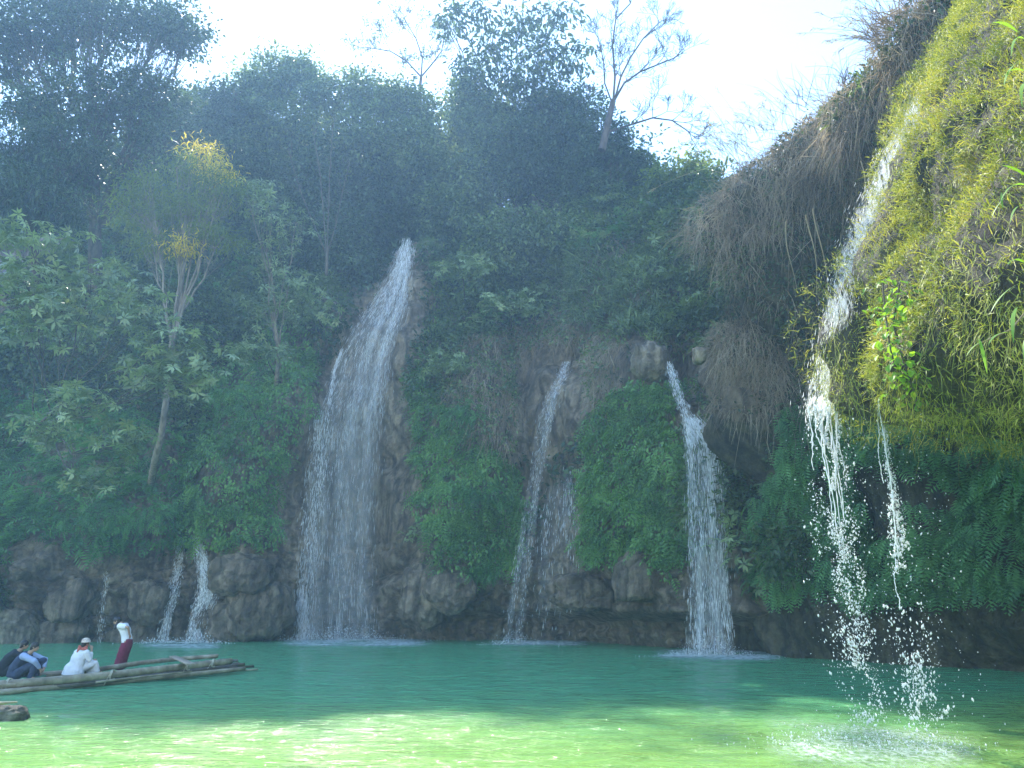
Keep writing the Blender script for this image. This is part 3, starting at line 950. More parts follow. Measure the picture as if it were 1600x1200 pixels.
def bpt(px, py, Y, dz=0):
    """where a tree stands: on the cliff face seen there, or on the plateau for the trees far back"""
    if Y > 57:
        p = P(px, py, Y); p[2] = base_z(p[0], Y) - .4
        return p
    Ys = np.linspace(30, 75, 600)
    pts = np.array([P(px, py, y) for y in Ys])
    k = np.nonzero(Ys > Fy(pts[:, 0], pts[:, 2]))[0]
    i = k[0] if len(k) else 599
    return pts[i] + np.array([0, .15, -.3])

# upper left giant
tree('broadleaf_tree', 'huge dark tree filling the upper left corner of the photo', bpt(150, 480, 46),
     [(40, 50, 42, 80, 55), (150, 30, 42, 80, 50), (255, 30, 43, 62, 42), (290, 55, 43, 38, 30), (60, 180, 43, 62, 45), (160, 150, 43, 80, 70),
      (245, 160, 44, 55, 60), (110, 250, 44, 95, 55), (260, 225, 44, 50, 45), (90, -20, 43, 80, 40), (20, 110, 44, 40, 30)],
     'dark_leaf', RHOMB, .30, 1.3, .5, shell=.25)
tree('broadleaf_tree', 'feathery dark tree at the left edge below the huge corner tree', bpt(40, 560, 41),
     [(30, 230, 40, 70, 45), (100, 220, 40, 50, 40), (50, 300, 40, 90, 50), (-30, 280, 40, 60, 60)], 'dark_leaf', LANCE, .5, 1.2, .3, shell=.3)
tree('broadleaf_tree', 'tree of big leaf rosettes reaching over the left bank', bpt(20, 700, 43),
     [(50, 365, 33, 75, 32), (45, 440, 33, 75, 38), (150, 420, 33, 60, 28), (110, 480, 33, 80, 36), (215, 480, 33, 60, 30), (260, 530, 33, 50, 28),
      (300, 580, 33, 35, 28), (240, 590, 33.5, 40, 22), (40, 520, 33, 50, 30), (110, 630, 33, 50, 28), (80, 670, 33, 50, 25), (200, 690, 33, 28, 18), (150, 750, 34, 30, 18)],
     'broad_leaf', WHORL, .42, .6, .13, clump_n=9, cr=.5, shell=.3, whorl_parts=290, bark='bark')
tp = [bpt(232, 765, 39), P(242, 720, 40.2), P(252, 680, 39.5), P(262, 610, 39), P(268, 540, 39), P(281, 490, 39), P(284, 440, 39), P(287, 400, 39)]
tree('slender_tree', 'slender pale trunked tree with yellow blossom at its top', tp[0],
     [(240, 300, 38, 50, 28), (215, 330, 38, 42, 25), (300, 330, 38, 50, 30), (345, 300, 38, 35, 28), (340, 370, 38, 40, 22), (240, 380, 38, 40, 20),
      (300, 262, 38, 40, 24), (325, 245, 38, 22, 18), (338, 268, 38, 20, 16), (290, 385, 38, 14, 8)],
     'light_leaf', LANCE, .36, 1.5, .18, 'pale_bark', tp, shell=.3, accent=('yellow_leaf', (7, 8, 9)))
tree('rosette_tree', 'thin tree with a small rosette crown left of the light shaft', bpt(425, 620, 44),
     [(420, 320, 42, 42, 24), (400, 300, 42, 30, 16), (460, 350, 42, 30, 22), (420, 390, 43, 40, 20), (450, 440, 43, 35, 22), (420, 480, 43, 40, 20)], 'broad_leaf', WHORL2, .42, .5, .14, 'pale_bark', clump_n=9, cr=.45)
# skyline trees
SKY = [
    ('round leafy tree on the skyline right of the sky gap, highest of the left row', 430, 53, [(430, 130, 55, 42), (470, 110, 38, 26), (395, 150, 38, 45), (500, 150, 38, 38), (440, 200, 75, 45)], 'mid_leaf'),
    ('leafy tree beside the huge corner tree with ivy on its edge', 350, 52, [(330, 180, 40, 50), (365, 170, 38, 45), (330, 260, 50, 60), (390, 270, 60, 60)], 'dark_leaf'),
    ('dense tree under the left bare tree on the skyline', 590, 53, [(560, 150, 45, 40), (610, 155, 50, 36), (650, 175, 38, 36), (580, 220, 70, 50), (660, 240, 50, 60)], 'mid_leaf'),
    ('dark tree behind the head of the tall waterfall', 620, 55, [(520, 260, 60, 60), (600, 290, 65, 55), (560, 340, 70, 45), (660, 320, 45, 40)], 'dark_leaf'),
    ('dark thicket tree left of the tall waterfall top', 470, 52, [(480, 280, 55, 60), (450, 340, 60, 60), (520, 380, 55, 55), (560, 420, 40, 45)], 'dark_leaf'),
    ('tree cloaked in creepers left of the tall centre tree', 730, 53, [(730, 170, 42, 70), (770, 200, 60, 70), (740, 270, 60, 60), (700, 330, 50, 50)], 'mid_leaf'),
    ('tree cloaked in creepers below the tall centre tree', 860, 52, [(850, 170, 60, 60), (900, 190, 45, 65), (830, 250, 80, 60), (900, 290, 70, 60)], 'dark_leaf'),
    ('dark shoulder of foliage at the foot of the right bare tree', 950, 50, [(950, 230, 48, 45), (985, 260, 45, 45), (930, 320, 60, 55), (1010, 310, 40, 45)], 'dark_leaf'),
    ('low tree right of the bare tree trunk, pale green', 1060, 46, [(1045, 290, 42, 42), (1085, 270, 34, 28), (1100, 300, 30, 40), (1060, 345, 50, 40)], 'light_leaf'),
    ('bushy tree over the middle waterfall', 820, 47, [(790, 380, 70, 45), (860, 370, 60, 45), (930, 390, 55, 40), (760, 430, 55, 40)], 'mid_leaf'),
]
for lab, tx, Y, lb, lf in SKY:
    tree('broadleaf_tree', lab, bpt(tx, 330, Y + 1.5), [(a1, b1, Y, c1, d1) for a1, b1, c1, d1 in lb], lf, RHOMB, .34, 1.3, .2, shell=.15,
         group='trees along the top of the cliff')
# trees further back that close the wood
BACK = [(300, 200, 64), (400, 240, 66), (500, 230, 66), (600, 250, 66), (690, 240, 64), (770, 230, 62), (860, 230, 60), (200, 260, 60), (940, 280, 58), (60, 330, 60), (320, 330, 60), (620, 345, 58), (480, 350, 59)]
BLAB = ['tree deep in the wood behind the yellow blossomed tree', 'tree deep in the wood behind the left skyline row', 'tree deep in the wood behind the pale leafless stems',
        'tree deep in the wood above the head of the tallest waterfall', 'tree deep in the wood behind the small bare skyline tree', 'tree deep in the wood left behind the tall centre tree',
        'tree deep in the wood right behind the tall centre tree', 'tree deep in the wood behind the trunk of the huge corner tree', 'tree deep in the wood behind the right bare tree', 'tree deep in the wood at the left photo edge behind the rosette tree',
        'low tree deep in the wood behind the trunk of the yellow blossomed tree', 'low tree deep in the wood just behind the head of the tallest waterfall', 'low tree deep in the wood behind the foot of the pale leafless stems']
protos = []
for q, (bx_, by_, Y) in enumerate(BACK):
    if q < 3:
        protos.append(tree('broadleaf_tree', BLAB[q], bpt(bx_, by_ + 150, Y),
             [(bx_, by_, Y, 55, 45), (bx_ - 45, by_ + 30, Y, 50, 45), (bx_ + 45, by_ + 30, Y, 50, 45), (bx_, by_ + 75, Y, 75, 50)], 'dark_leaf', RHOMB, .62, .9, .2, group='trees deep in the wood behind the cliff top'))
    else:
        src = protos[q % 3]
        o = src.copy(); C.objects.link(o)
        c0 = P(BACK[q % 3][0], BACK[q % 3][1], BACK[q % 3][2]); c1 = P(bx_, by_, Y)
        o.location = (np.array(src.location) + (c1 - c0)).tolist()
        o['label'] = BLAB[q]
        for ch in src.children:
            cc = ch.copy(); C.objects.link(cc); cc.parent = o
# tall centre tree with big drooping leaves
tree('large_leaved_tree', 'tall centre tree with long drooping leaves reaching the photo top', bpt(810, 320, 53),
     [(712, 20, 50, 26, 16), (705, 35, 50, 22, 12), (760, 15, 50, 45, 22), (820, 30, 50, 45, 28), (870, 20, 50, 35, 25), (770, 70, 50, 42, 26), (850, 80, 50, 50, 35),
      (895, 85, 50, 26, 36), (740, 110, 50, 36, 36), (800, 120, 50, 50, 30),],
     'dark_leaf', OVAL, .5, .75, .25, clump_n=14, cr=.45, droop=.7, shell=.2)
# rosette shrubs on the cliff face
SHR = [(720, 415, 43, 48, 25, 'broad_leaf', 'leafy rosette shrub right of the head of the tall waterfall'),
       (800, 470, 43, 55, 28, 'broad_leaf', 'wide rosette shrub above the middle waterfall'),
       (700, 560, 42.5, 32, 28, 'broad_leaf', 'shrub with pointed leaves hanging right of the tall waterfall'),
       (720, 640, 41.5, 32, 22, 'fern_leaf', 'small palm-like shrub above the ivy right of the tall waterfall'),
       (1045, 430, 39, 45, 28, 'mid_leaf', 'bush at the upper left of the brown ridge'),
       (1090, 480, 36, 40, 40, 'mid_leaf', 'grey green bush above the short curtain waterfall'),
       (400, 540, 42, 45, 35, 'broad_leaf', 'rosette shrub above the left ivy curtain'),
       (370, 620, 40.5, 40, 32, 'fern_leaf', 'drooping fern shrub on top of the left ivy curtain'),
       (150, 800, 40, 60, 32, 'fern_leaf', 'fern bush hanging over the left bank rocks'),
       (240, 800, 41, 40, 35, 'fern_leaf', 'fern bush beside the dark cleft of the small falls'),
       (750, 890, 42.5, 28, 14, 'fern_leaf', 'little bush on the rock ledge left of the middle waterfall'),
       (755, 770, 41, 40, 20, 'fern_leaf', 'broad fern tuft in the ivy left of the middle waterfall'),
       (480, 470, 45, 50, 50, 'broad_leaf', 'leafy shrub left of the tall waterfall stream')]
for (sx, sy, Y, rx, ry, lf, lab) in SHR:
    c = P(sx, sy + ry * .6, Y)
    b0 = np.array([c[0], float(Fy(c[0], c[2])) + .1, c[2]])
    tree('shrub', lab, b0, [(sx, sy, Y, rx * .7, ry * .7), (sx - rx * .5, sy + ry * .3, Y, rx * .5, ry * .5), (sx + rx * .5, sy + ry * .2, Y, rx * .5, ry * .5)],
         lf, FROND_S if lf == 'fern_leaf' else WHORL, .5 if lf == 'fern_leaf' else .33, .5, .05, clump_n=12 if lf == 'fern_leaf' else 9, cr=.28, shell=.3, cat='shrub')

# bare trees
def grow(p, d, L, r, lvl, out, spread=.55, up=.15, flat=None):
    n = 5
    pts = [p]
    for i in range(n - 1):
        d = d + np.array([random.gauss(0, .13), random.gauss(0, .13), random.gauss(0, .10) + up * .25])
        d = d / np.linalg.norm(d)
        p = p + d * L / (n - 1)
        pts.append(p)
    out[lvl].append((np.array(pts), np.linspace(r, r * .55, n)))
    if lvl + 1 >= len(out):
        return
    m = 3 if lvl < 3 else 2
    for k in range(m):
        dd = d + np.array([random.gauss(0, spread), random.gauss(0, spread * .7), random.gauss(0, spread * .8) + up])
        dd = dd / np.linalg.norm(dd)
        j = -1 if k == 0 else random.choice([2, 3, 4])
        grow(pts[j], dd, L * random.uniform(.55, .82), r * .55, lvl + 1, out, spread, up, flat)

def bare_tree(label, base, stems, r, levels=6, mat='twig', leaves=0, group=None):
    root = thing('bare_tree', label, 'tree', base, group)
    alltips = []
    acc = Acc(); V, F = tubes(np.array(stems[0]), np.linspace(r * 1.2, r * .85, len(stems[0])), 7); acc.add(V, F)
    link('trunk', acc.mesh('trunk', M[mat], True, base), root)
    for st, L, rr in stems[1:]:
        st = np.array(st)
        acc = Acc(); V, F = tubes(st, np.linspace(rr, rr * .5, len(st)), 5); acc.add(V, F)
        out = [[] for _ in range(levels)]
        for q in range(len(st)):
            if q == 0: continue
            d = unit(st[q] - st[q - 1])
            for w in range(2 if q < len(st) - 1 else 3):
                dd = unit(d + rng.normal(size=3) * .5 + np.array([0, 0, .2]))
                grow(st[q], dd, L * random.uniform(.6, 1), rr * .45, 0, out)
        for lv in out:
            if lv:
                Pn = np.array([a[0] for a in lv]); R = np.maximum(np.array([a[1] for a in lv]), .014)
                V, F = tubes(Pn, R, 3); acc.add(V, F)
        alltips += [a[0][-1] for a in out[-1]]
        link('branch', acc.mesh('branch', M[mat], False, base), root)
    if leaves:
        T = np.array(alltips); T = T[rng.choice(len(T), min(leaves, len(T)), replace=False)]
        T = np.repeat(T, 3, 0) + rng.normal(size=(len(T) * 3, 3)) * .15
        acc = Acc(); V, F, A = inst(OVAL[0], OVAL[1], T, basis(rng.normal(size=T.shape) - [0, 0, .5]), .28); acc.add(V, F, A)
        link('crown', acc.mesh('crown', M['mid_leaf'], False, base), root)
    return root

Yb = 47
bb = P(940, 235, Yb); 
bare_tree('bare tree leaning over the sky gap right of centre, one long limb reaching right', bb, [
    [bb, P(948, 200, Yb), P(955, 170, Yb), P(958, 158, Yb)],
    ([P(958, 160, Yb), P(961, 120, Yb), P(957, 70, Yb), P(962, 30, Yb), P(985, 5, Yb)], 1.5, .10),
    ([P(958, 160, Yb), P(975, 130, Yb), P(1000, 112, Yb), P(1025, 102, Yb), P(1050, 92, Yb)], 1.4, .10),
    ([P(960, 158, Yb), P(970, 120, Yb), P(985, 90, Yb - .5), P(1005, 60, Yb - .5), P(1030, 35, Yb - .5)], 1.4, .09),
    ([P(956, 160, Yb), P(945, 130, Yb), P(943, 95, Yb), P(935, 60, Yb)], 1.1, .07),
    ([P(950, 206, Yb), P(985, 195, Yb), P(1020, 184, Yb), P(1050, 188, Yb), P(1075, 205, Yb)], 1.2, .09)], .24, 5)
bb = P(655, 170, 55)
bare_tree('small bare tree with a few leaves on the skyline left of the tall centre tree', bb, [
    [bb, P(656, 140, 55), P(658, 120, 55)],
    ([P(658, 120, 55), P(635, 95, 55), P(610, 80, 55), P(580, 75, 55)], 1.5, .08),
    ([P(658, 120, 55), P(660, 90, 55), P(650, 60, 55), P(635, 35, 55)], 1.5, .08),
    ([P(658, 120, 55), P(675, 100, 55), P(690, 80, 55), P(695, 50, 55)], 1.2, .08)], .14, 5, leaves=260)
bb = P(510, 430, 46)
bare_tree('pale many stemmed leafless tree in the light shaft left of the tall waterfall', bb, [
    [bb, P(511, 400, 46), P(512, 385, 46)],
    ([P(510, 395, 46), P(505, 330, 46), P(500, 270, 46), P(490, 210, 46)], .9, .05),
    ([P(511, 395, 46), P(513, 330, 46), P(515, 270, 46), P(520, 200, 46)], .9, .05),
    ([P(509, 395, 46), P(490, 350, 46), P(470, 300, 46), P(455, 250, 46)], .9, .045),
    ([P(512, 395, 46), P(525, 350, 46), P(535, 300, 46), P(545, 260, 46)], .8, .04)], .10, 2, 'bark')

# dry reeds, twigs and grass clumps on the right ridge
def reed_clump(label, base, n, L, spread, lean=(0, 0, 1), plume=True, mat='straw', group=None, w=.012):
    root = thing('dry_grass_clump', label, 'grass', base, group)
    acc = Acc()
    base = np.array(base)
    p0 = base + rng.normal(size=(n, 3)) * spread * np.array([1, 1, .15])
    d = unit(np.array(lean) + rng.normal(size=(n, 3)) * .38)
    Ls = L * rng.uniform(.5, 1.2, n)
    t = np.linspace(0, 1, 6)
    Pn = p0[:, None] + d[:, None] * (Ls[:, None] * t)[:, :, None]
    bend = rng.normal(size=(n, 3)) * .3
    bend[:, 2] = -.35 * rng.random(n)
    Pn += bend[:, None] * ((Ls[:, None] * t ** 2.2))[:, :, None]
    V, F = tubes(Pn, np.maximum(w * (1 - .7 * t)[None] * np.ones((n, 1)), .004), 3)
    acc.add(V, F, np.repeat(rng.random(n), 15))
    link('stems', acc.mesh('stems', M[mat], False, base), root, kind='stuff')
    if plume:
        acc = Acc()
        tips = Pn[:, -1]; td = unit(Pn[:, -1] - Pn[:, -2])
        q = rng.choice(n, n // 2, replace=False)
        T = np.repeat(tips[q], 14, 0) - np.repeat(td[q], 14, 0) * np.tile(np.linspace(0, .35, 14), len(q))[:, None]
        D = np.repeat(td[q], 14, 0) + rng.normal(size=T.shape) * .45 + np.array([0, 0, -.4])
        V, F, A = inst(LANCE[0], LANCE[1], T, basis(D), .16)
        acc.add(V, F, A)
        link('plumes', acc.mesh('plumes', M['straw'], False, base), root, kind='stuff')
    return root
def on_ridge(px, py, Y):
    return P(px, py, Y)
reed_clump('plumed dry reeds at the left end of the brown ridge', P(1150, 240, 26), 60, 2.2, .5, (-.45, 0, .8), True)
reed_clump('plumed dry reeds in the middle of the brown ridge slope', P(1195, 200, 25), 50, 1.7, .5, (-.3, 0, .9), True)
reed_clump('tangled twigs on the ridge step below the brown cap', P(1270, 160, 22), 50, 1.3, .45, (-.5, 0, .8), False, 'dead_grass')
reed_clump('upright dry tuft on the ridge step right of the tangled twigs', P(1322, 128, 20), 30, .9, .12, (0, 0, 1), False, 'dead_grass')
reed_clump('long arching dry stems on the left of the brown cap', P(1385, 55, 17.5), 70, 1.6, .3, (-.6, 0, .8), True, 'dead_grass')
reed_clump('short dry stems along the top of the brown cap', P(1450, 25, 17.5), 70, 1.0, .6, (0, 0, 1), False, 'dead_grass')

# bare hanging roots in the hollow under the ridge
for (lx, ly, ln, lab) in ((1262, 335, 2.6, 'pale bare root hanging in the hollow, left one of the pair'), (1274, 325, 3.2, 'pale bare root hanging in the hollow, right one of the pair'), (1228, 345, 2.2, 'thin bare root hanging left of the pale pair'), (1345, 250, 1.6, 'thin brown root hanging beside the cascade head')):
    p = P(lx, ly, 19.5)
    t_ = np.linspace(0, 1, 14)
    Pn = np.stack([p[0] + .06 * np.sin(t_ * 5 + lx), p[1] + .05 * np.cos(t_ * 4), p[2] - ln * t_], -1)
    rt = thing('hanging_root', lab, 'root', p)
    a_ = Acc(); V, F = tubes(Pn, np.linspace(.022, .008, 14), 5); a_.add(V, F)
    link('stem', a_.mesh('stem', M['straw'], True, p), rt)

# bright climber hanging on the near spur, each leaf a part
def surf_r(px, py):
    """where the sight line through a photo pixel meets the right cliff"""
    Ys = np.linspace(5.5, 34, 500)
    pts = np.array([P(px, py, y) for y in Ys])
    g = Gx(Ys, pts[:, 2])
    k = np.nonzero(pts[:, 0] > g)[0]
    i = k[0] if len(k) else 250
    return pts[i]
def climber(label, pix, nleaf, size, mat='bright_leaf', name='climbing_plant', off=0.0):
    pts = [surf_r(*q) + np.array([-.38, -.38, 0]) + off for q in pix]
    base = pts[0]
    root = thing(name, label, 'climber', base)
    acc = Acc(); V, F = tubes(np.array(pts), np.full(len(pts), .012), 5); acc.add(V, F)
    link('stem', acc.mesh('stem', M['bark'], True, base), root)
    mes = []
    for q in range(3):
        v = OVAL[0].copy(); v[:, 0] *= 1.5 + .2 * q; v[3, 2] -= .1 * q
        mes.append(mesh_np('leaf', v, [OVAL[1]], [M[mat]], np.full(len(OVAL[1]), .2 + .3 * q)))
    pts = np.array(pts)
    seg = np.linspace(0, len(pts) - 1.001, nleaf)
    for s in seg:
        i = int(s); p = pts[i] * (1 - s + i) + pts[i + 1] * (s - i)
        o = bpy.data.objects.new('leaf', mes[rng.integers(3)])
        C.objects.link(o); o.parent = root
        o.location = (p - base + rng.normal(size=3) * np.array([.14, .14, .06])).tolist()
        ax = Vector((rng.normal() * .8 - .2, rng.normal() * .5 - .4, -.6 + rng.normal() * .3))
        o.rotation_euler = ax.to_track_quat('Y', 'Z').to_euler()
        sc_ = size * rng.uniform(.7, 1.3)
        o.scale = (sc_, sc_, sc_)
    return root
climber('bright green climber trailing down the near mossy spur', [(1425, 460), (1415, 520), (1432, 580), (1448, 630), (1440, 680), (1432, 700)], 200, .12)
climber('lower bright green climber strand beside the first on the mossy spur', [(1398, 455), (1402, 500), (1412, 560), (1425, 610), (1455, 650)], 90, .10)

def cane(label, pix, Y, leaves, size):
    """cane stem with long blade leaves, each blade a part"""
    pts = np.array([P(a_, b_, Y) for a_, b_ in pix])
    base = pts[0]
    root = thing('cane_plant', label, 'cane', base, 'cane plants at the right edge')
    acc = Acc(); V, F = tubes(pts, np.linspace(.014, .007, len(pts)), 6); acc.add(V, F)
    link('stem', acc.mesh('stem', M['straw'], True, base), root)
    n = 7
    t = np.linspace(0, 1, n)
    mes = []
    for q in range(3):
        Pn = np.stack([0 * t, t, .22 * t - (.35 + .2 * q) * t ** 2], -1)[None]
        W = (np.sin(np.pi * (t * .92 + .06)) * .04)[None]
        V, F = ribbons(Pn, W, np.array([[1., 0, 0]]))
        mes.append(mesh_np('leaf', V, [F], [M['bright_leaf']], np.full(len(F), .3 * q + .2), True))
    for (a_, b_, ang, L) in leaves:
        o = bpy.data.objects.new('leaf', mes[rng.integers(3)])
        C.objects.link(o); o.parent = root
        o.location = (P(a_, b_, Y) - base).tolist()
        d = Vector((math.cos(ang), -.35 + rng.normal() * .2, math.sin(ang)))
        o.rotation_euler = d.to_track_quat('Y', 'Z').to_euler()
        s = L * pxm(a_, b_, Y)
        o.scale = (s, s, s)
    return root
cane('cane with bright blades at the right edge near the top', [(1640, 200), (1615, 120), (1590, 70), (1575, 50)], 7.5,
     [(1600, 60, 3.5, 70), (1595, 95, 3.9, 80), (1605, 130, 3.7, 70), (1590, 50, 2.9, 60), (1610, 75, 4.2, 60), (1600, 110, 3.3, 55)], 1)
cane('cane with bright blades at the right edge, middle one', [(1650, 360), (1620, 310), (1590, 295), (1560, 300)], 7.5,
     [(1605, 290, 3.2, 70), (1585, 300, 3.8, 65), (1600, 320, 3.6, 60), (1565, 300, 4.3, 40), (1610, 280, 2.8, 60)], 1)
cane('tall cane bending over the moss with blades around its tip', [(1660, 430), (1625, 460), (1580, 515), (1545, 530), (1515, 545)], 7.5,
     [(1600, 440, 3.7, 90), (1590, 480, 3.9, 80), (1575, 520, 3.5, 75), (1545, 530, 3.6, 60), (1530, 530, 4.4, 60), (1600, 410, 3.4, 80), (1610, 470, 4.1, 90), (1610, 520, 3.9, 60)], 1)

# ------------------------------------------------------------------ waterfalls
def foam_mat(name, dens, sx=3.0, sz=.35, col=(.85, .88, .9), thr=(.42, .62)):
    m = bpy.data.materials.new(name)
    nt, N, L = nodes_of(m)
    geo = N.new('ShaderNodeNewGeometry')
    mp = N.new('ShaderNodeMapping'); mp.inputs['Scale'].default_value = (sx, sx * .5, sz)
    L.new(geo.outputs['Position'], mp.inputs[0])
    nz = N.new('ShaderNodeTexNoise'); nz.inputs['Scale'].default_value = 1.6; nz.inputs['Detail'].default_value = 8; nz.inputs['Roughness'].default_value = .68
    L.new(mp.outputs[0], nz.inputs['Vector'])
    r = ramp(N, [(thr[0], (0, 0, 0)), (thr[1], (1, 1, 1))])
    L.new(nz.outputs['Fac'], r.inputs[0])
    at = N.new('ShaderNodeAttribute'); at.attribute_name = 'dens'
    ml = N.new('ShaderNodeMath'); ml.operation = 'MULTIPLY'
    L.new(r.outputs[0], ml.inputs[0]); L.new(at.outputs['Fac'], ml.inputs[1])
    m2 = N.new('ShaderNodeMath'); m2.operation = 'MULTIPLY'; m2.inputs[1].default_value = dens; m2.use_clamp = True
    L.new(ml.outputs[0], m2.inputs[0])
    d = N.new('ShaderNodeBsdfDiffuse'); d.inputs[0].default_value = (*col, 1)
    tl = N.new('ShaderNodeBsdfTranslucent'); tl.inputs[0].default_value = (*col, 1)
    mx = N.new('ShaderNodeMixShader'); mx.inputs[0].default_value = .45
    L.new(d.outputs[0], mx.inputs[1]); L.new(tl.outputs[0], mx.inputs[2])
    t = N.new('ShaderNodeBsdfTransparent')
    fm = N.new('ShaderNodeMixShader')
    L.new(m2.outputs[0], fm.inputs[0]); L.new(t.outputs[0], fm.inputs[1]); L.new(mx.outputs[0], fm.inputs[2])
    out = N.new('ShaderNodeOutputMaterial'); L.new(fm.outputs[0], out.inputs[0])
    return m
def drop_mat():
    m = bpy.data.materials.new('water_drops')
    nt, N, L = nodes_of(m)
    p = N.new('ShaderNodeBsdfPrincipled')
    p.inputs['Base Color'].default_value = (.93, .95, .96, 1); p.inputs['Roughness'].default_value = .12; p.inputs['Specular IOR Level'].default_value = .8
    tl = N.new('ShaderNodeBsdfTranslucent'); tl.inputs[0].default_value = (.9, .92, .93, 1)
    mx = N.new('ShaderNodeMixShader'); mx.inputs[0].default_value = .5
    L.new(p.outputs[0], mx.inputs[1]); L.new(tl.outputs[0], mx.inputs[2])
    out = N.new('ShaderNodeOutputMaterial'); L.new(mx.outputs[0], out.inputs[0])
    return m
M['veil'] = foam_mat('veil', .95, 3.2, .3, thr=(.38, .68))
M['thin_veil'] = foam_mat('thin_veil', .6, 2.0, .18, thr=(.35, .8))
M['foam'] = foam_mat('foam', 1.5, 2.6, 1.0, thr=(.30, .62))
M['fine_foam'] = foam_mat('fine_foam', .9, 9.0, 9.0, thr=(.40, .70))
M['drops'] = drop_mat()
OCT = (np.array([[1, 0, 0], [-1, 0, 0], [0, 1, 0], [0, -1, 0], [0, 0, 1], [0, 0, -1.]]),
       np.array([[0, 2, 4], [2, 1, 4], [1, 3, 4], [3, 0, 4], [2, 0, 5], [1, 2, 5], [3, 1, 5], [0, 3, 5]]))

def fall_path(rows, snap=True):
    """rows: (py, pxL, pxR, Y, dens) -> arrays by height"""
    A = []
    if snap:
        cur = 99.
        out = []
        for py_, l_, r_, Y, dn in rows:
            Ys = np.linspace(28, 58, 400)
            hit = []
            for q in (l_, (l_ + r_) / 2, r_):
                pts = np.array([P(q, py_, y) for y in Ys])
                k = np.nonzero(Ys > Fy(pts[:, 0], pts[:, 2]))[0]
                hit.append(Ys[k[0]] if len(k) else Y)
            cur = min(cur, min(hit) - .25)
            out.append([py_, l_, r_, cur, dn])
        for i in range(1, len(out) - 1):
            out[i][3] = min(out[i][3], (out[i - 1][3] + out[i + 1][3]) / 2)
        rows = out
    for py_, l_, r_, Y, dn in rows:
        a_, b_ = P(l_, py_, Y), P(r_, py_, Y)
        A.append((a_, b_, dn))
    return A
def ropes(u, t, x0):
    q = np.stack([u * 7 + x0, t * 2.2, u * 0 + x0 * .37], -1)
    return np.clip(.72 + 1.0 * fbm(q, 3, 55), .12, 1.15)
def fall_at(A, u, t):
    """u across 0..1, t along 0..1 (arrays)"""
    n = len(A) - 1
    s = np.clip(t, 0, .9999) * n
    i = s.astype(int); f = (s - i)[:, None]
    L_ = np.array([a_[0] for a_ in A]); R_ = np.array([a_[1] for a_ in A]); D_ = np.array([a_[2] for a_ in A])
    l = L_[i] * (1 - f) + L_[i + 1] * f
    r = R_[i] * (1 - f) + R_[i + 1] * f
    dn = (D_[i] * (1 - f[:, 0]) + D_[i + 1] * f[:, 0]) * ropes(u, t, A[0][0][0])
    return l * (1 - u[:, None]) + r * u[:, None], dn

def veil(root, A, mat, layers=2, nu=24, nt_=90, off=.0, name='veil', ragged=.25):
    for q in range(layers):
        t = np.linspace(0, 1, nt_); u = np.linspace(0, 1, nu)
        T, U = np.meshgrid(t, u, indexing='ij')
        p, dn = fall_at(A, U.ravel(), T.ravel())
        w = .22 * fbm(p * np.array([.8, .2, .25]) + q * 9.1, 3, 40 + q)
        p = p + np.array([0, -1, 0]) * (w[:, None] + .12 * q + off)
        p[:, 0] += ragged * (U.ravel() - .5) * fbm(np.stack([T.ravel() * 9, U.ravel(), U.ravel() * 0 + q], -1), 3, 44)
        e = np.clip(np.minimum(U.ravel(), 1 - U.ravel()) * 5, 0, 1)
        me = mesh_np(name, p - np.array(root.location)[None], [grid_faces(nt_, nu)], [mat], None, True)
        at = me.attributes.new('dens', 'FLOAT', 'POINT')
        at.data.foreach_set('value', np.ascontiguousarray(dn * e, np.float32))
        link(name, me, root)

def streaks(root, A, n, length=.5, w=.02, spread=.1, name='water_strands', fade=0, dens_pow=1):
    """thin falling threads of water, real slivers"""
    t = rng.random(n); u = rng.beta(1.3, 1.3, n)
    p, dn = fall_at(A, u, t)
    keep = rng.random(n) < dn
    p, t, u = p[keep], t[keep], u[keep]
    p2, _ = fall_at(A, u, np.clip(t + .02, 0, 1))
    d = unit(p2 - p + np.array([0, 0, -.01]))
    N = len(p)
    p = p + rng.normal(size=(N, 3)) * spread * np.array([1, 1, .5])
    p[:, 1] -= .15
    L_ = length * rng.uniform(.3, 1.3, N)
    s = np.linspace(0, 1, 3)
    Pn = p[:, None] + d[:, None] * (L_[:, None] * s)[:, :, None]
    Pn[:, 1] += rng.normal(size=(N, 3)) * w * .8
    R = w * np.array([.1, 1, .15])[None] * rng.uniform(.4, 1.3, (N, 1))
    V, F = ribbons(Pn, R, unit(np.array([[1., 0, 0]]) + rng.normal(size=(N, 3)) * .45))
    acc = Acc(); acc.add(V, F)
    link(name, acc.mesh(name, M['drops'], True, root.location), root, kind='stuff')

def droplets(root, pos, size, name='droplets', zst=1.3):
    N = len(pos)
    s = size * .68 * np.exp(rng.normal(size=N) * .6)
    s = np.minimum(s, size * 2.6)
    R = basis(np.array([[0, 0, 1.0]]) + rng.normal(size=(N, 3)) * .35)
    tv = OCT[0] * np.array([1, zst * rng.uniform(1.1, 1.5), .8])
    V, F, A = inst(tv, OCT[1], pos, R, s)
    acc = Acc(); acc.add(V, F, A)
    link(name, acc.mesh(name, M['drops'], True, root.location), root, kind='stuff')

def splash(root, c, rx, ry, n, h=.6, size=.02, name='spray'):
    a1 = rng.normal(size=(n, 3))
    pos = np.array(c)[None] + a1 * np.array([rx, ry, 0])
    pos[:, 2] = np.abs(rng.normal(size=n)) * h * np.exp(-((a1[:, 0]) ** 2) * .5) + .01
    droplets(root, pos, size, name, 1.0)

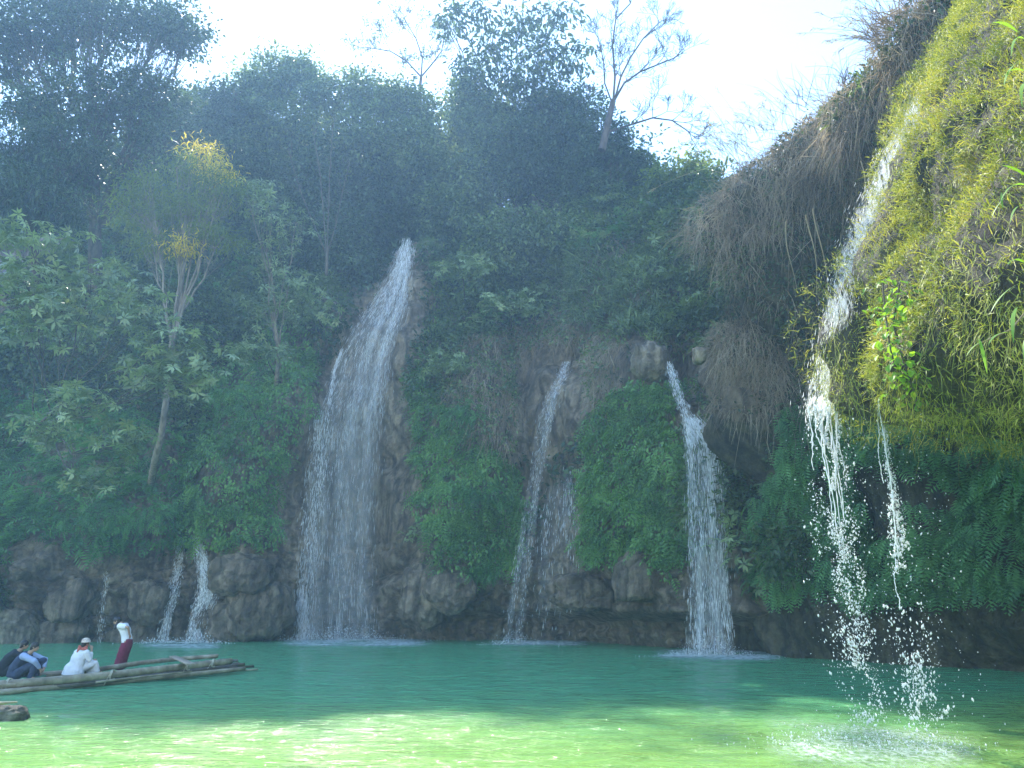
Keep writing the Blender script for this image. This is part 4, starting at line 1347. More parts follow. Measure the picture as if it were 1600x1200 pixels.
def foam_patch(label, px0, px1, py0, py1, mat=None, tilt=0):
    """flat foam floating on the water, lying 4 cm above the mean surface"""
    def g(px, py):
        v = (600 - py) / FPX; dy = cp - sp_ * v; dz = sp_ + cp * v
        Y = (CAMZ - .045) * dy / -dz
        return P(px, py, Y)
    n, m_ = 40, 16
    T, U = np.meshgrid(np.linspace(0, 1, n), np.linspace(0, 1, m_), indexing='ij')
    V = np.array([g(px0 + (px1 - px0) * t, py0 + (py1 - py0) * u + tilt * (t - .5)) for t, u in zip(T.ravel(), U.ravel())])
    dn = np.clip((1 - ((T.ravel() - .5) * 2) ** 2) * (1 - ((U.ravel() - .5) * 2) ** 2) * 1.7, 0, 1)
    dn = dn * np.clip(.7 + fbm(V * .7, 3, 91), 0, 1.2)
    me = mesh_np('foam', V, [grid_faces(n, m_)], [mat or M['foam']], None, True)
    at = me.attributes.new('dens', 'FLOAT', 'POINT')
    at.data.foreach_set('value', np.ascontiguousarray(dn, np.float32))
    link('foam', me, kind='stuff', label=label)

# tall main fall
main = [(372, 633, 641, 49.2, .15), (390, 626, 643, 48.9, .5), (412, 616, 643, 48.7, .85), (450, 598, 640, 48.2, 1), (482, 574, 634, 47.6, 1), (520, 550, 622, 47, .9), (560, 530, 612, 46.6, .75),
        (600, 518, 608, 46.3, .7), (640, 496, 602, 46.1, .6), (700, 484, 596, 46, .58), (800, 474, 588, 45.8, .52), (900, 466, 584, 45.6, .48), (1003, 460, 590, 45.4, .5)]
M['mist_veil'] = foam_mat('mist_veil', .52, 2.6, .22, thr=(.34, .74))
r_main = thing('waterfall', 'tallest waterfall, a wide misty veil left of centre', 'waterfall', P(540, 1003, 45.4))
A = fall_path(main)
veil(r_main, A, M['mist_veil'], 3, 30, 120)
veil(r_main, fall_path([(py_, l_ - 6, r_ + 12, Y - .5, dn * .8) for py_, l_, r_, Y, dn in main[4:]]), M['thin_veil'], 1, 24, 80)
streaks(r_main, A, 9000, .5, .010, .2)
streaks(r_main, fall_path([(640, 494, 520, 46, .5), (700, 484, 515, 45.9, .7), (800, 474, 505, 45.6, .7), (900, 466, 492, 45.4, .6), (1003, 462, 486, 45.2, .7)]), 2500, .35, .014, .16, 'left_strands')
streaks(r_main, fall_path([(915, 467, 476, 45.1, .2), (945, 466, 480, 45.0, .8), (1003, 462, 488, 44.9, .7)]), 1300, .35, .013, .12, 'left_jet')
streaks(r_main, fall_path([(545, 534, 538, 46.4, 1), (580, 520, 526, 46.2, 1), (630, 513, 518, 46, .8)]), 400, .4, .018, .03, 'side_trickle')
splash(r_main, P(530, 1001, 45.2), 2.2, .5, 2600, .4, .016)

mid = [(566, 880, 892, 44.5, 1), (590, 868, 886, 44, 1), (620, 852, 874, 43.4, 1), (680, 836, 860, 42.7, .9), (750, 827, 848, 42.2, .8), (850, 808, 836, 41.6, .7), (930, 797, 825, 41.2, .6), (1003, 786, 815, 41, .7)]
r_mid = thing('waterfall', 'narrow leaning waterfall in the middle of the cliff', 'waterfall', P(800, 1003, 41))
A = fall_path(mid)
veil(r_mid, A, M['mist_veil'], 2, 10, 90)
streaks(r_mid, A, 1600, .25, .011, .14)
low = [(725, 872, 898, 42.3, .0), (765, 852, 908, 42, .38), (810, 842, 908, 41.8, .5), (860, 836, 905, 41.6, .3), (930, 830, 900, 41.5, .16), (1003, 822, 890, 41.2, .12)]
A = fall_path(low); veil(r_mid, A, M['thin_veil'], 2, 14, 60, name='lower_veil'); streaks(r_mid, A, 1500, .4, .013, .12, 'lower_strands')
splash(r_mid, P(805, 1003, 40.8), .9, .3, 900, .25, .014)

r_cur = thing('waterfall', 'short bright curtain waterfall beside the brown stump right of centre', 'waterfall', P(1105, 1022, 32))
A = fall_path([(566, 1040, 1046, 34.2, .8), (584, 1043, 1055, 34, 1), (606, 1049, 1063, 33.6, 1), (626, 1055, 1069, 33.2, .9), (645, 1062, 1078, 32.9, .8), (662, 1067, 1092, 32.75, .8)], False)
veil(r_cur, A, M['mist_veil'], 2, 8, 30, name='upper_chute'); streaks(r_cur, A, 900, .22, .012, .07, 'upper_strands')
A = fall_path([(652, 1066, 1090, 32.8, 1), (672, 1067, 1110, 32.6, 1), (690, 1070, 1128, 32.4, 1), (760, 1073, 1136, 32.2, 1), (850, 1074, 1138, 32, .85), (940, 1074, 1142, 31.9, .75), (1023, 1070, 1148, 31.8, .8)], False)
veil(r_cur, A, M['veil'], 2, 24, 80); streaks(r_cur, A, 5000, .35, .012, .09)
splash(r_cur, P(1110, 1021, 31.6), 1.0, .4, 2400, .35, .012)

r_tl = thing('waterfall', 'small left cascade of the twin low falls on the left bank', 'waterfall', P(255, 1005, 42))
A = fall_path([(838, 281, 287, 43.8, .9), (880, 275, 286, 43.3, .9), (920, 266, 284, 43, .8), (960, 257, 270, 42.6, .8), (1004, 246, 262, 42.2, .8)])
veil(r_tl, A, M['veil'], 1, 8, 40); streaks(r_tl, A, 1300, .2, .012, .1)
splash(r_tl, P(255, 1004, 42), .8, .2, 500, .2, .018)
r_tr = thing('waterfall', 'wider right cascade of the twin low falls on the left bank', 'waterfall', P(305, 1005, 42))
A = fall_path([(838, 303, 313, 43.6, 1), (870, 308, 326, 43.2, 1), (900, 312, 340, 42.8, 1), (925, 310, 345, 42.5, .9), (950, 300, 335, 42.2, .8), (1004, 286, 318, 41.8, .7)])
veil(r_tr, A, M['veil'], 2, 12, 40); streaks(r_tr, A, 2400, .22, .012, .1)
splash(r_tr, P(305, 1004, 41.8), .9, .2, 700, .25, .018)
r_tk = thing('waterfall', 'hair thin trickle on the left bank behind the standing person', 'waterfall', P(158, 1004, 42))
A = fall_path([(890, 168, 174, 42.3, .3), (930, 160, 168, 42, .6), (1004, 152, 163, 41.6, .6)])
streaks(r_tk, A, 500, .2, .010, .07)

# near cascade down the mossy spur and its droplets
r_near = thing('waterfall', 'sparkling cascade sliding down the near mossy spur at right, breaking into drops', 'waterfall', P(1340, 1130, 13))
rows = []
for py_, l_, r_, dn in [(150, 1428, 1446, .8), (200, 1400, 1426, .9), (250, 1374, 1404, 1), (300, 1352, 1388, 1), (350, 1332, 1366, 1), (400, 1312, 1350, .9), (450, 1300, 1336, .85), (500, 1288, 1326, .8), (560, 1277, 1316, .8), (620, 1262, 1304, .9), (650, 1258, 1310, .8)]:
    c = surf_r((l_ + r_) / 2, py_)
    rows.append((py_, l_, r_, min(c[1] - .25, 14.2), dn))
for i in range(1, len(rows) - 1):   # smooth the distances
    rows[i] = rows[i][:3] + ((rows[i - 1][3] + rows[i][3] + rows[i + 1][3]) / 3,) + rows[i][4:]
A = fall_path(rows, False)
M['lace'] = foam_mat('lace', 1.0, 9.0, 1.5, thr=(.46, .58))
veil(r_near, A, M['lace'], 3, 20, 120, name='sheet')
streaks(r_near, A, 4500, .14, .005, .13, 'threads')
Yn = 13.0
def drip(px_, py_, py1_, n, w, sx, Y=Yn, sz=.0095, nm='droplets', clus=.5):
    p = P(px_, py_, Y)
    z1 = P(px_, py1_, Y)[2]
    z = rng.uniform(max(z1, .05), p[2], n)
    f = (p[2] - z) / p[2]
    # strings break into clumps further down
    x = p[0] + w * (.15 + f) * rng.normal(size=n) + sx * f + .05 * np.sin(z * 7 + px_)
    y = Y + w * (.15 + f) * rng.normal(size=n)
    q = np.stack([x, y, z], -1)
    keep = vnoise(q * np.array([3, 3, 1.6]) + px_, 3) > (f - .9) * clus
    droplets(r_near, q[keep], sz, nm)
for (a_, n_, w_, s_) in ((1264, 700, .16, -.15), (1282, 1700, .08, .0), (1290, 2000, .08, .05), (1304, 1200, .09, .05), (1318, 300, .2, .0)):
    drip(a_, 640, 1130, n_, w_, s_, nm='droplets')
def thread(px_, py_, length, r=.012, Y=Yn):
    p = P(px_, py_, Y)
    n = 26
    z = np.linspace(0, -length, n)
    Pn = np.stack([p[0] + .02 * np.cumsum(rng.normal(size=n)) * .6, p[1] + .02 * np.cumsum(rng.normal(size=n)) * .6, p[2] + z], -1)
    acc = Acc(); V, F = tubes(Pn, r * (1 - np.linspace(0, .6, n)) * rng.uniform(.5, 1.4, n), 4); acc.add(V, F)
    link('thread', acc.mesh('thread', M['drops'], True, r_near.location), r_near)
for a_, l_ in ((1263, 1.2), (1272, 1.0), (1278, 2.2), (1284, 2.6), (1290, 2.0), (1297, 2.8), (1303, 2.2), (1308, 1.3)):
    thread(a_, 632, l_, .017)
r_two = thing('waterfall', 'single thin string of water falling right of the sparkling cascade', 'waterfall', P(1440, 1120, 12))
def path_thread(pix, Y, r):
    pts = np.array([P(a_, b_, Y) for a_, b_ in pix])
    s = np.linspace(0, len(pts) - 1.001, 70); i = s.astype(int); f = (s - i)[:, None]
    Pn = pts[i] * (1 - f) + pts[i + 1] * f + np.cumsum(rng.normal(size=(70, 3)), 0) * .006
    acc = Acc(); V, F = tubes(Pn, r * rng.uniform(.5, 1.5, 70), 4); acc.add(V, F)
    link('thread', acc.mesh('thread', M['drops'], True, r_two.location), r_two)
    return Pn
path_thread([(1384, 520), (1378, 570), (1372, 620), (1380, 680), (1390, 760), (1398, 830), (1405, 870)], 12.4, .014)
path_thread([(1374, 600), (1376, 680), (1384, 760)], 12.45, .008)
path_thread([(1400, 840), (1407, 880), (1411, 920), (1414, 950)], 12.4, .009)
pts = np.array([P(a_, b_, 12.4) for a_, b_ in [(1380, 660), (1398, 790), (1411, 900), (1426, 1010), (1446, 1135)]])
s = 3.999 * rng.random(2800) ** .8; i = s.astype(int); f = (s - i)[:, None]
q = pts[i] * (1 - f) + pts[i + 1] * f + rng.normal(size=(2800, 3)) * (.02 + .035 * s[:, None]) * np.array([1, 1, .6])
k = vnoise(q * np.array([3, 3, 2.2]), 5) > -.35
droplets(r_two, q[k], .010)
# loose drops around both
n_ = 900
q = np.stack([rng.uniform(5.0, 7.2, n_), rng.uniform(11.6, 13.6, n_), rng.uniform(.1, 5.2, n_)], -1)
droplets(r_near, q, .008, 'loose_drops')
splash(r_near, P(1340, 1165, 12.2) * np.array([1, 1, 0]), .8, .5, 900, .10, .008)
splash(r_two, P(1440, 1170, 11.8) * np.array([1, 1, 0]), .5, .4, 300, .08, .008)

foam_patch('white foam at the foot of the tallest waterfall', 430, 680, 996, 1010)
foam_patch('white foam below the narrow middle waterfall', 755, 950, 999, 1009)
foam_patch('white foam at the foot of the short curtain waterfall', 1020, 1230, 1013, 1032)
foam_patch('white foam below the twin low falls on the left bank', 215, 350, 1002, 1014)
foam_patch('sunlit foam where the sparkling cascade lands in the near water', 1190, 1540, 1128, 1205, M['fine_foam'], tilt=34)

# ------------------------------------------------------------------ raft, people, rocks on the bank
def G(px, py, z=0.0):
    """point at height z that the photograph shows at (px, py), below the horizon"""
    v = (600 - py) / FPX
    dy = cp - sp_ * v
    dz = sp_ + cp * v
    return P(px, py, (CAMZ - z) * dy / -dz)

def bamboo_mat():
    m = bpy.data.materials.new('bamboo')
    nt, N, L = nodes_of(m)
    tc = N.new('ShaderNodeTexCoord')
    nz = N.new('ShaderNodeTexNoise'); nz.inputs['Scale'].default_value = 3; nz.inputs['Detail'].default_value = 8
    L.new(tc.outputs['Object'], nz.inputs['Vector'])
    r = ramp(N, [(.35, (.16, .13, .08)), (.5, (.30, .25, .16)), (.68, (.46, .40, .27))])
    L.new(nz.outputs['Fac'], r.inputs[0])
    p = N.new('ShaderNodeBsdfPrincipled'); p.inputs['Roughness'].default_value = .5
    L.new(r.outputs[0], p.inputs['Base Color'])
    b = N.new('ShaderNodeBump'); b.inputs['Strength'].default_value = .3; b.inputs['Distance'].default_value = .01
    L.new(nz.outputs['Fac'], b.inputs['Height']); L.new(b.outputs[0], p.inputs['Normal'])
    out = N.new('ShaderNodeOutputMaterial'); L.new(p.outputs[0], out.inputs[0])
    return m
M['bamboo'] = bamboo_mat()
M['wet_bamboo'] = plain('wet_bamboo', (.10, .085, .06), .35, .5, .5, 4)
M['rope'] = plain('rope', (.55, .5, .38), .9, .1, .2, 30)
M['plank'] = plain('plank', (.36, .30, .22), .7, .2, .35, 9, .01)

raft = thing('bamboo_raft', 'long bamboo raft floating at the left with four people on it', 'raft', G(170, 1062, 0))
def bamboo(pts, r, mat, node=.42, name='bamboo_pole'):
    pts = np.array(pts)
    seg = np.linalg.norm(np.diff(pts, axis=0), axis=1); cum = np.concatenate([[0], np.cumsum(seg)])
    Ltot = cum[-1]
    ds = []
    x = rng.uniform(.1, node)
    s = [0]
    while x < Ltot - .05:
        s += [x - .03, x - .008, x + .008, x + .03]
        ds += [x]
        x += node * rng.uniform(.85, 1.15)
    s = np.array(s + [Ltot])
    s = np.unique(np.clip(np.concatenate([s, np.linspace(0, Ltot, 24)]), 0, Ltot))
    Pn = np.stack([np.interp(s, cum, pts[:, k]) for k in range(3)], -1)
    R = np.full(len(s), r)
    for d in ds:
        R += .12 * r * np.exp(-((s - d) / .012) ** 2)
    R *= 1 - .15 * s / Ltot
    V, F, F3 = capped_tube(Pn, R, 9)
    acc = Acc(); acc.add(V, F); acc.n -= 0
    acc.F3.append(F3); acc.A3.append(np.zeros(len(F3)))
    link(name, acc.mesh(name, M[mat], True, raft.location), raft)
near = [G(-90, 1077, .20), G(0, 1070, .20), G(60, 1065.5, .21), G(130, 1059, .24), G(200, 1051.5, .27), G(280, 1042, .31), G(361, 1033, .36)]
far = [G(55, 1055, .2), G(110, 1050.5, .23), G(150, 1046.5, .26), G(185, 1041, .30), G(225, 1035, .34), G(290, 1028.5, .38), G(341, 1025, .42)]
bamboo(near, .105, 'bamboo'); bamboo(far, .075, 'bamboo')
nl = np.array([near[0], near[-1]]); fl = np.array([far[0] - (far[-1] - far[0]) * .35, far[-1]])
for k, f in enumerate(np.linspace(-.12, 1.0, 9)):
    a_ = nl[0] * (1 - f) + fl[0] * f; b_ = nl[1] * (1 - f) + fl[1] * f
    ext = rng.uniform(-.05, .10)
    b_ = b_ + (b_ - a_) * ext
    a_ = a_.copy(); a_[2] = .05 + .02 * (k % 2); b_[2] = .13 + .03 * (k % 3)
    m_ = (a_ + b_) / 2; m_[2] = .06 + rng.uniform(-.01, .02)
    bamboo([a_, m_, b_], .07, 'wet_bamboo' if k % 3 else 'bamboo')
bamboo([G(-60, 1083, .06), G(120, 1070, .09), G(250, 1056, .12), G(345, 1044, .14), G(396, 1041, .12)], .05, 'wet_bamboo')
bamboo([G(150, 1066, .13), G(240, 1055.5, .16), G(300, 1049, .2)], .028, 'bamboo')
bamboo([G(330, 1050, .07), G(403, 1046, .07)], .03, 'bamboo')
bamboo([G(300, 1044, .2), G(382, 1038, .2)], .06, 'wet_bamboo')
bamboo([G(320, 1034, .2), G(372, 1032, .22)], .05, 'wet_bamboo')
# cross board near the far end
def box_between(a, b, w, t, mat, name, root):
    a, b = np.array(a), np.array(b)
    d = unit(b - a); s = unit(np.cross(d, [0, 0, 1.])); u = np.cross(s, d)
    V = np.array([q + s * i * w / 2 + u * j * t / 2 for q in (a, b) for i in (-1, 1) for j in (-1, 1)])
    F = np.array([[0, 1, 3, 2], [4, 6, 7, 5], [0, 4, 5, 1], [2, 3, 7, 6], [0, 2, 6, 4], [1, 5, 7, 3]])
    o = link(name, mesh_np(name, V - np.array(root.location), [F], [M[mat]]), root)
    bv = o.modifiers.new('b', 'BEVEL'); bv.width = .006; bv.segments = 1
    return o
box_between(G(270, 1025.5, .49), G(299, 1038, .45), .22, .04, 'plank', 'cross_board', raft)
box_between(G(-60, 1071, .33), G(24, 1069, .34), .06, .03, 'plank', 'cross_board', raft)
def rope(c, r, n=2, dang=.25):
    c = np.array(c)
    for q in range(n):
        t = np.linspace(0, 2 * math.pi, 16)
        Pn = np.stack([c[0] + (q * .03) + .01 * np.sin(3 * t), c[1] + r * np.cos(t), c[2] + r * np.sin(t)], -1)
        acc = Acc(); V, F = tubes(Pn, np.full(16, .011), 5); acc.add(V, F)
        link('rope', acc.mesh('rope', M['rope'], True, raft.location), raft)
    t = np.linspace(0, 1, 8)
    Pn = np.stack([c[0] - .10 * t, c[1] - r - .03 + 0 * t, c[2] - dang * t - .0], -1)
    acc = Acc(); V, F = tubes(Pn, np.full(8, .010), 5); acc.add(V, F)
    link('rope', acc.mesh('rope', M['rope'], True, raft.location), raft)
rope(G(13, 1069, .2), .13); rope(G(175, 1054.5, .26), .12); rope(G(294, 1040.5, .32), .115); rope(G(333, 1036, .35), .11, 2, .15); rope(G(153, 1046, .27), .09, 1, .1)

# ---- people
M['skin'] = plain('skin', (.42, .26, .17), .55, .4)
M['hair'] = plain('hair', (.012, .010, .010), .4, .5)
M['white_cloth'] = plain('white_cloth', (.78, .78, .76), .85, .2, .06, 9, .02)
M['hat_cloth'] = plain('hat_cloth', (.62, .52, .42), .9, .1, .3, 30, .01)
M['scarf'] = plain('scarf', (.55, .16, .12), .9, .1, .3, 20, .01)
M['maroon'] = plain('maroon_cloth', (.17, .02, .05), .8, .2, .25, 8, .02)
M['navy'] = plain('navy_cloth', (.04, .055, .10), .8, .2, .25, 10, .02)
M['pale_blue'] = plain('pale_blue_cloth', (.32, .40, .55), .8, .2, .1, 10, .02)
M['black_cloth'] = plain('black_cloth', (.018, .022, .03), .8, .2, .25, 10, .02)
M['eye'] = plain('eye', (.02, .015, .012), .2, .5)

def ball(c, r, n=10):
    r = np.broadcast_to(np.asarray(r, float), (3,))
    th = np.linspace(0, math.pi, n + 1)
    Pn = np.stack([np.zeros(n + 1), np.zeros(n + 1), -np.cos(th)], -1)
    V, F, F3 = capped_tube(Pn, np.maximum(np.sin(th), .01), 12)
    return V * r + np.array(c), F, F3
def addc(acc, V, F, F3):
    n0 = acc.n
    acc.V.append(V); acc.F4.append(F + n0); acc.A4.append(np.zeros(len(F))); acc.F3.append(F3 + n0); acc.A3.append(np.zeros(len(F3))); acc.n += len(V)
def limb(acc, pts, rad, n=6):
    """tapered limb through joints, rounded at each"""
    pts = np.array(pts, float)
    for i in range(len(pts) - 1):
        t = np.linspace(0, 1, n)[:, None]
        addc(acc, *capped_tube(pts[i] * (1 - t) + pts[i + 1] * t, rad[i] * (1 - t[:, 0]) + rad[i + 1] * t[:, 0], 10))
    for p, r in zip(pts, rad):
        addc(acc, *ball(p, r * .995, 8))
def torso(acc, pts, wid, dep, side):
    """loft with elliptical sections; side = direction of the shoulders"""
    pts = np.array(pts, float); side = unit(np.array(side, float))
    k = np.linspace(0, len(pts) - 1, 22)
    ii = np.arange(len(pts))
    Pn = np.stack([np.interp(k, ii, pts[:, c]) for c in range(3)], -1)
    w = np.interp(k, ii, wid); d = np.interp(k, ii, dep)
    T = unit(np.gradient(Pn, axis=0))
    S = unit(side[None] - T * (T @ side)[:, None]); B = np.cross(T, S)
    a = np.arange(16) * 2 * math.pi / 16
    V = Pn[:, None] + np.cos(a)[None, :, None] * S[:, None] * w[:, None, None] + np.sin(a)[None, :, None] * B[:, None] * d[:, None, None]
    V = np.concatenate([V.reshape(-1, 3), [Pn[0] - T[0] * d[0] * .4], [Pn[-1] + T[-1] * d[-1] * .4]])
    n = 22; s = 16
    i, j = np.meshgrid(np.arange(n - 1), np.arange(s), indexing='ij'); b = i * s
    F = np.stack([b + j, b + (j + 1) % s, b + s + (j + 1) % s, b + s + j], -1).reshape(-1, 4)
    q = np.arange(s)
    F3 = np.concatenate([np.stack([(q + 1) % s, q, np.full(s, n * s)], -1), np.stack([(n - 1) * s + q, (n - 1) * s + (q + 1) % s, np.full(s, n * s + 1)], -1)])
    addc(acc, V, F, F3)
def hand(acc, wrist, d, palm_n, curl=.5, s=1.0):
    wrist = np.array(wrist, float); d = unit(np.array(d, float)); pn = unit(np.array(palm_n, float)); sd = np.cross(d, pn)
    pc = wrist + d * .05 * s
    addc(acc, *capped_tube(np.array([wrist, pc, wrist + d * .09 * s]), np.array([.026, .034, .03]) * s, 8))
    for k, (o, L) in enumerate(((-.028, .065), (-.009, .075), (.010, .07), (.028, .055))):
        b0 = wrist + d * .085 * s + sd * o * s
        b1 = b0 + (d * (1 - curl * .5) + pn * curl * .5) * L * .5 * s
        b2 = b1 + (d * (1 - curl) + pn * curl) * L * .5 * s
        limb(acc, [b0, b1, b2], [.0105 * s, .0095 * s, .008 * s], 3)
    t0 = wrist + d * .035 * s - sd * .028 * s
    limb(acc, [t0, t0 + (d * .6 - sd * .7) * .035 * s, t0 + (d - sd * .4 + pn * .3) * .06 * s], [.013 * s, .011 * s, .009 * s], 3)
def head(acc, c, fwd, up, s=1.0):
    """skull, jaw, nose, ears; returns frame"""
    c = np.array(c, float); f = unit(np.array(fwd, float)); u = np.array(up, float); u = unit(u - f * (u @ f)); r = np.cross(f, u)
    Rm = np.stack([r, f, u], 1)
    def lb(off, rad, n=10):
        V, F, F3 = ball((0, 0, 0), rad, n)
        addc(acc, (V + np.array(off)) @ Rm.T * s + c, F, F3)
    lb((0, -.012, .02), (.073, .092, .088)); lb((0, .028, -.035), (.056, .058, .065)); lb((0, .055, -.078), (.026, .022, .02))
    lb((0, .088, -.012), (.012, .02, .022), 6); lb((0, .098, -.026), (.014, .012, .010), 6); lb((0, .078, -.056), (.022, .01, .008), 6)
    for e_ in (-1, 1):
        lb((e_ * .072, -.005, -.01), (.010, .018, .028), 6); lb((e_ * .033, .068, .006), (.02, .012, .008), 6)
    return c, Rm, s
def person_part(name, acc, mat, root, voxel, smooth=3, disp=0):
    V = np.concatenate(acc.V)
    me = mesh_np(name, V, [np.concatenate(acc.F3), np.concatenate(acc.F4)], [M[mat]], None, True)
    o = link(name, me, root)
    rm = o.modifiers.new('remesh', 'REMESH'); rm.mode = 'VOXEL'; rm.voxel_size = voxel; rm.use_smooth_shade = True
    sm = o.modifiers.new('smooth', 'SMOOTH'); sm.factor = .5; sm.iterations = smooth
    if disp:
        tx = bpy.data.textures.new('folds', 'CLOUDS'); tx.noise_scale = .09
        dm = o.modifiers.new('folds', 'DISPLACE'); dm.texture = tx; dm.strength = disp; dm.mid_level = .5
    return o
def eyes(fr, root):
    c, Rm, s = fr
    for e_ in (-1, 1):
        a1 = Acc(); V, F, F3 = ball((0, 0, 0), (.012, .006, .007), 6)
        addc(a1, (V + np.array([e_ * .031, .084, .004])) @ Rm.T * s + c, F, F3)
        me = mesh_np('eye', np.concatenate(a1.V), [np.concatenate(a1.F3), np.concatenate(a1.F4)], [M['eye']], None, True)
        link('eye', me, root)
def hair(fr, root, long_=0, mat='hair', name='hair', grow=.012, hang=None):
    c, Rm, s = fr
    a1 = Acc()
    V, F, F3 = ball((0, 0, 0), (.073 + grow, .092 + grow, .088 + grow), 12)
    V = V + np.array([0, -.024, .030])
    addc(a1, V @ Rm.T * s + c, F, F3)
    V, F, F3 = ball((0, 0, 0), (.066, .055, .085), 10)
    addc(a1, (V + np.array([0, -.065, -.03])) @ Rm.T * s + c, F, F3)
    if hang is not None:
        limb(a1, [c + np.array(h_) for h_ in hang], [.07, .06, .045, .02][:len(hang)])
    person_part(name, a1, mat, root, .012, 2)

# standing person leaning forward, facing left
b0 = G(186, 1046, .16)
r1 = thing('person', 'person in white blouse and maroon skirt standing on the raft, bent forward', 'person', b0)
hip = np.array([.13, 0, .80]); chest = np.array([.02, -.02, 1.12]); sh = np.array([-.06, -.02, 1.25]); nk = np.array([-.13, -.03, 1.31]); hd = np.array([-.25, -.05, 1.37])
a1 = Acc()
torso(a1, [hip, (hip + chest) / 2, chest, sh], [.15, .125, .145, .13], [.11, .095, .11, .08], (.3, 1, 0))
limb(a1, [sh, nk, hd * .6 + nk * .4], [.06, .05, .045])
fr = head(a1, hd, (-.85, -.25, -.35), (-.3, 0, 1), 1.0)
for e_ in (-1, 1):
    h_ = hip + np.array([0, e_ * .085, -.02]); kx = np.array([.10, e_ * .08, .43]); an = np.array([.05, e_ * .09, .07])
    limb(a1, [h_, kx, an], [.085, .058, .036]); limb(a1, [an + [0, 0, -.02], an + [-.17, 0, -.045]], [.036, .028])
s1 = sh + np.array([.03, -.17, -.02]); el = np.array([.24, -.30, 1.20]); wr = np.array([.25, -.17, .98])
limb(a1, [s1, el, wr], [.046, .038, .026]); hand(a1, wr, (.05, .45, -.5), (-1, 0, 0), .4)
s2 = sh + np.array([.0, .17, -.02]); el2 = np.array([-.05, .28, 1.0]); wr2 = np.array([.12, .22, .90])
limb(a1, [s2, el2, wr2], [.046, .038, .026]); hand(a1, wr2, (.5, -.3, -.2), (0, -1, 0), .4)
person_part('body', a1, 'skin', r1, .011)
a1 = Acc()
torso(a1, [hip + [0, 0, -.03], (hip + chest) / 2, chest, sh + [.0, 0, .02]], [.175, .155, .17, .13], [.14, .125, .14, .10], (.3, 1, 0))
for ss, ee in ((s1, el), (s2, el2)):
    limb(a1, [ss, ss * .45 + ee * .55], [.085, .075]); 
addc(a1, *ball(sh + [-.02, -.10, -.03], (.11, .10, .10), 10)); addc(a1, *ball(sh + [.02, .0, -.08], (.15, .16, .12), 10))
person_part('blouse', a1, 'white_cloth', r1, .014, 3, .025)
a1 = Acc()
torso(a1, [hip + [.01, 0, .06], hip + [-.01, 0, -.12], [.05, 0, .38], [-.01, 0, .03]], [.155, .185, .19, .20], [.125, .16, .155, .155], (.1, 1, 0))
person_part('skirt', a1, 'maroon', r1, .016, 2, .03)
hair(fr, r1, hang=[(.06, .02, .0), (.02, .0, -.10), (-.02, -.02, -.2)]); eyes(fr, r1)

# seated person in white with a cloth hat, seen from behind, hand raised to the face
b0 = G(118, 1056, .16)
r2 = thing('person', 'seated person in white dress and brimless cloth hat, one hand raised to the face', 'person', b0)
hip = np.array([-.06, 0, .12]); chest = np.array([.0, .02, .48]); sh = np.array([.05, .02, .62]); nk = np.array([.08, .03, .70]); hd = np.array([.12, .05, .82])
a1 = Acc()
torso(a1, [hip, (hip + chest) / 2, chest, sh], [.17, .15, .17, .15], [.13, .12, .12, .09], (1, -.35, 0))
limb(a1, [sh, nk, hd * .5 + nk * .5], [.06, .05, .048])
fr = head(a1, hd, (.55, .8, -.1), (0, 0, 1), 1.0)
for e_, kx in ((1, np.array([.30, .30, .36])), (-1, np.array([.05, .45, .34]))):
    limb(a1, [hip + [.05, .03 * e_, 0], kx, kx + [.04, .06, -.28]], [.09, .06, .04]); limb(a1, [kx + [.04, .06, -.28], kx + [.12, .18, -.30]], [.038, .028])
s1 = sh + np.array([.17, -.06, -.03]); el = np.array([.30, .02, .42]); wr = np.array([.26, .14, .66])
limb(a1, [s1, el, wr], [.046, .038, .026]); hand(a1, wr, (-.35, .05, .6), (-.5, .5, 0), .45)
s2 = sh + np.array([-.16, .07, -.03]); el2 = np.array([-.14, .25, .36]); wr2 = np.array([.02, .42, .36])
limb(a1, [s2, el2, wr2], [.046, .038, .026]); hand(a1, wr2, (.6, .3, -.1), (0, 0, -1), .5)
person_part('body', a1, 'skin', r2, .011)
a1 = Acc()
torso(a1, [hip + [-.02, 0, -.10], hip + [0, 0, .08], (hip + chest) / 2, chest, sh + [0, 0, .02]], [.30, .27, .215, .21, .15], [.26, .22, .16, .155, .10], (1, -.35, 0))
limb(a1, [s1, el, el * .45 + wr * .55], [.085, .075, .06]); limb(a1, [s2, el2, el2 * .4 + wr2 * .6], [.085, .07, .055])
torso(a1, [hip + [.02, .05, .05], [.2, .33, .30], [.24, .42, .06]], [.24, .22, .22], [.14, .12, .1], (1, -.35, 0))
person_part('dress', a1, 'white_cloth', r2, .015, 2, .03)
hair(fr, r2)
c, Rm, s_ = fr
a1 = Acc(); V, F, F3 = ball((0, 0, 0), (.10, .115, .085), 12); V = V.copy(); V[:, 2] = np.maximum(V[:, 2], -.02); addc(a1, (V + np.array([0, -.015, .07])) @ Rm.T + c, F, F3)
addc(a1, *capped_tube(np.array([c + [0, -.01, .03], c + [0, -.01, .07]]), np.array([.125, .112]), 16))
person_part('hat', a1, 'hat_cloth', r2, .012, 2)
a1 = Acc(); limb(a1, [nk + [-.09, -.05, .06], nk + [-.07, -.09, 0], nk + [-.09, -.10, -.08]], [.03, .035, .03]); limb(a1, [nk + [.08, .02, .06], nk + [.10, -.02, -.02]], [.028, .03])
torso(a1, [nk + [0, 0, -.03], nk + [0, 0, .05]], [.085, .075], [.08, .07], (1, 0, 0))
person_part('scarf', a1, 'scarf', r2, .012, 2)

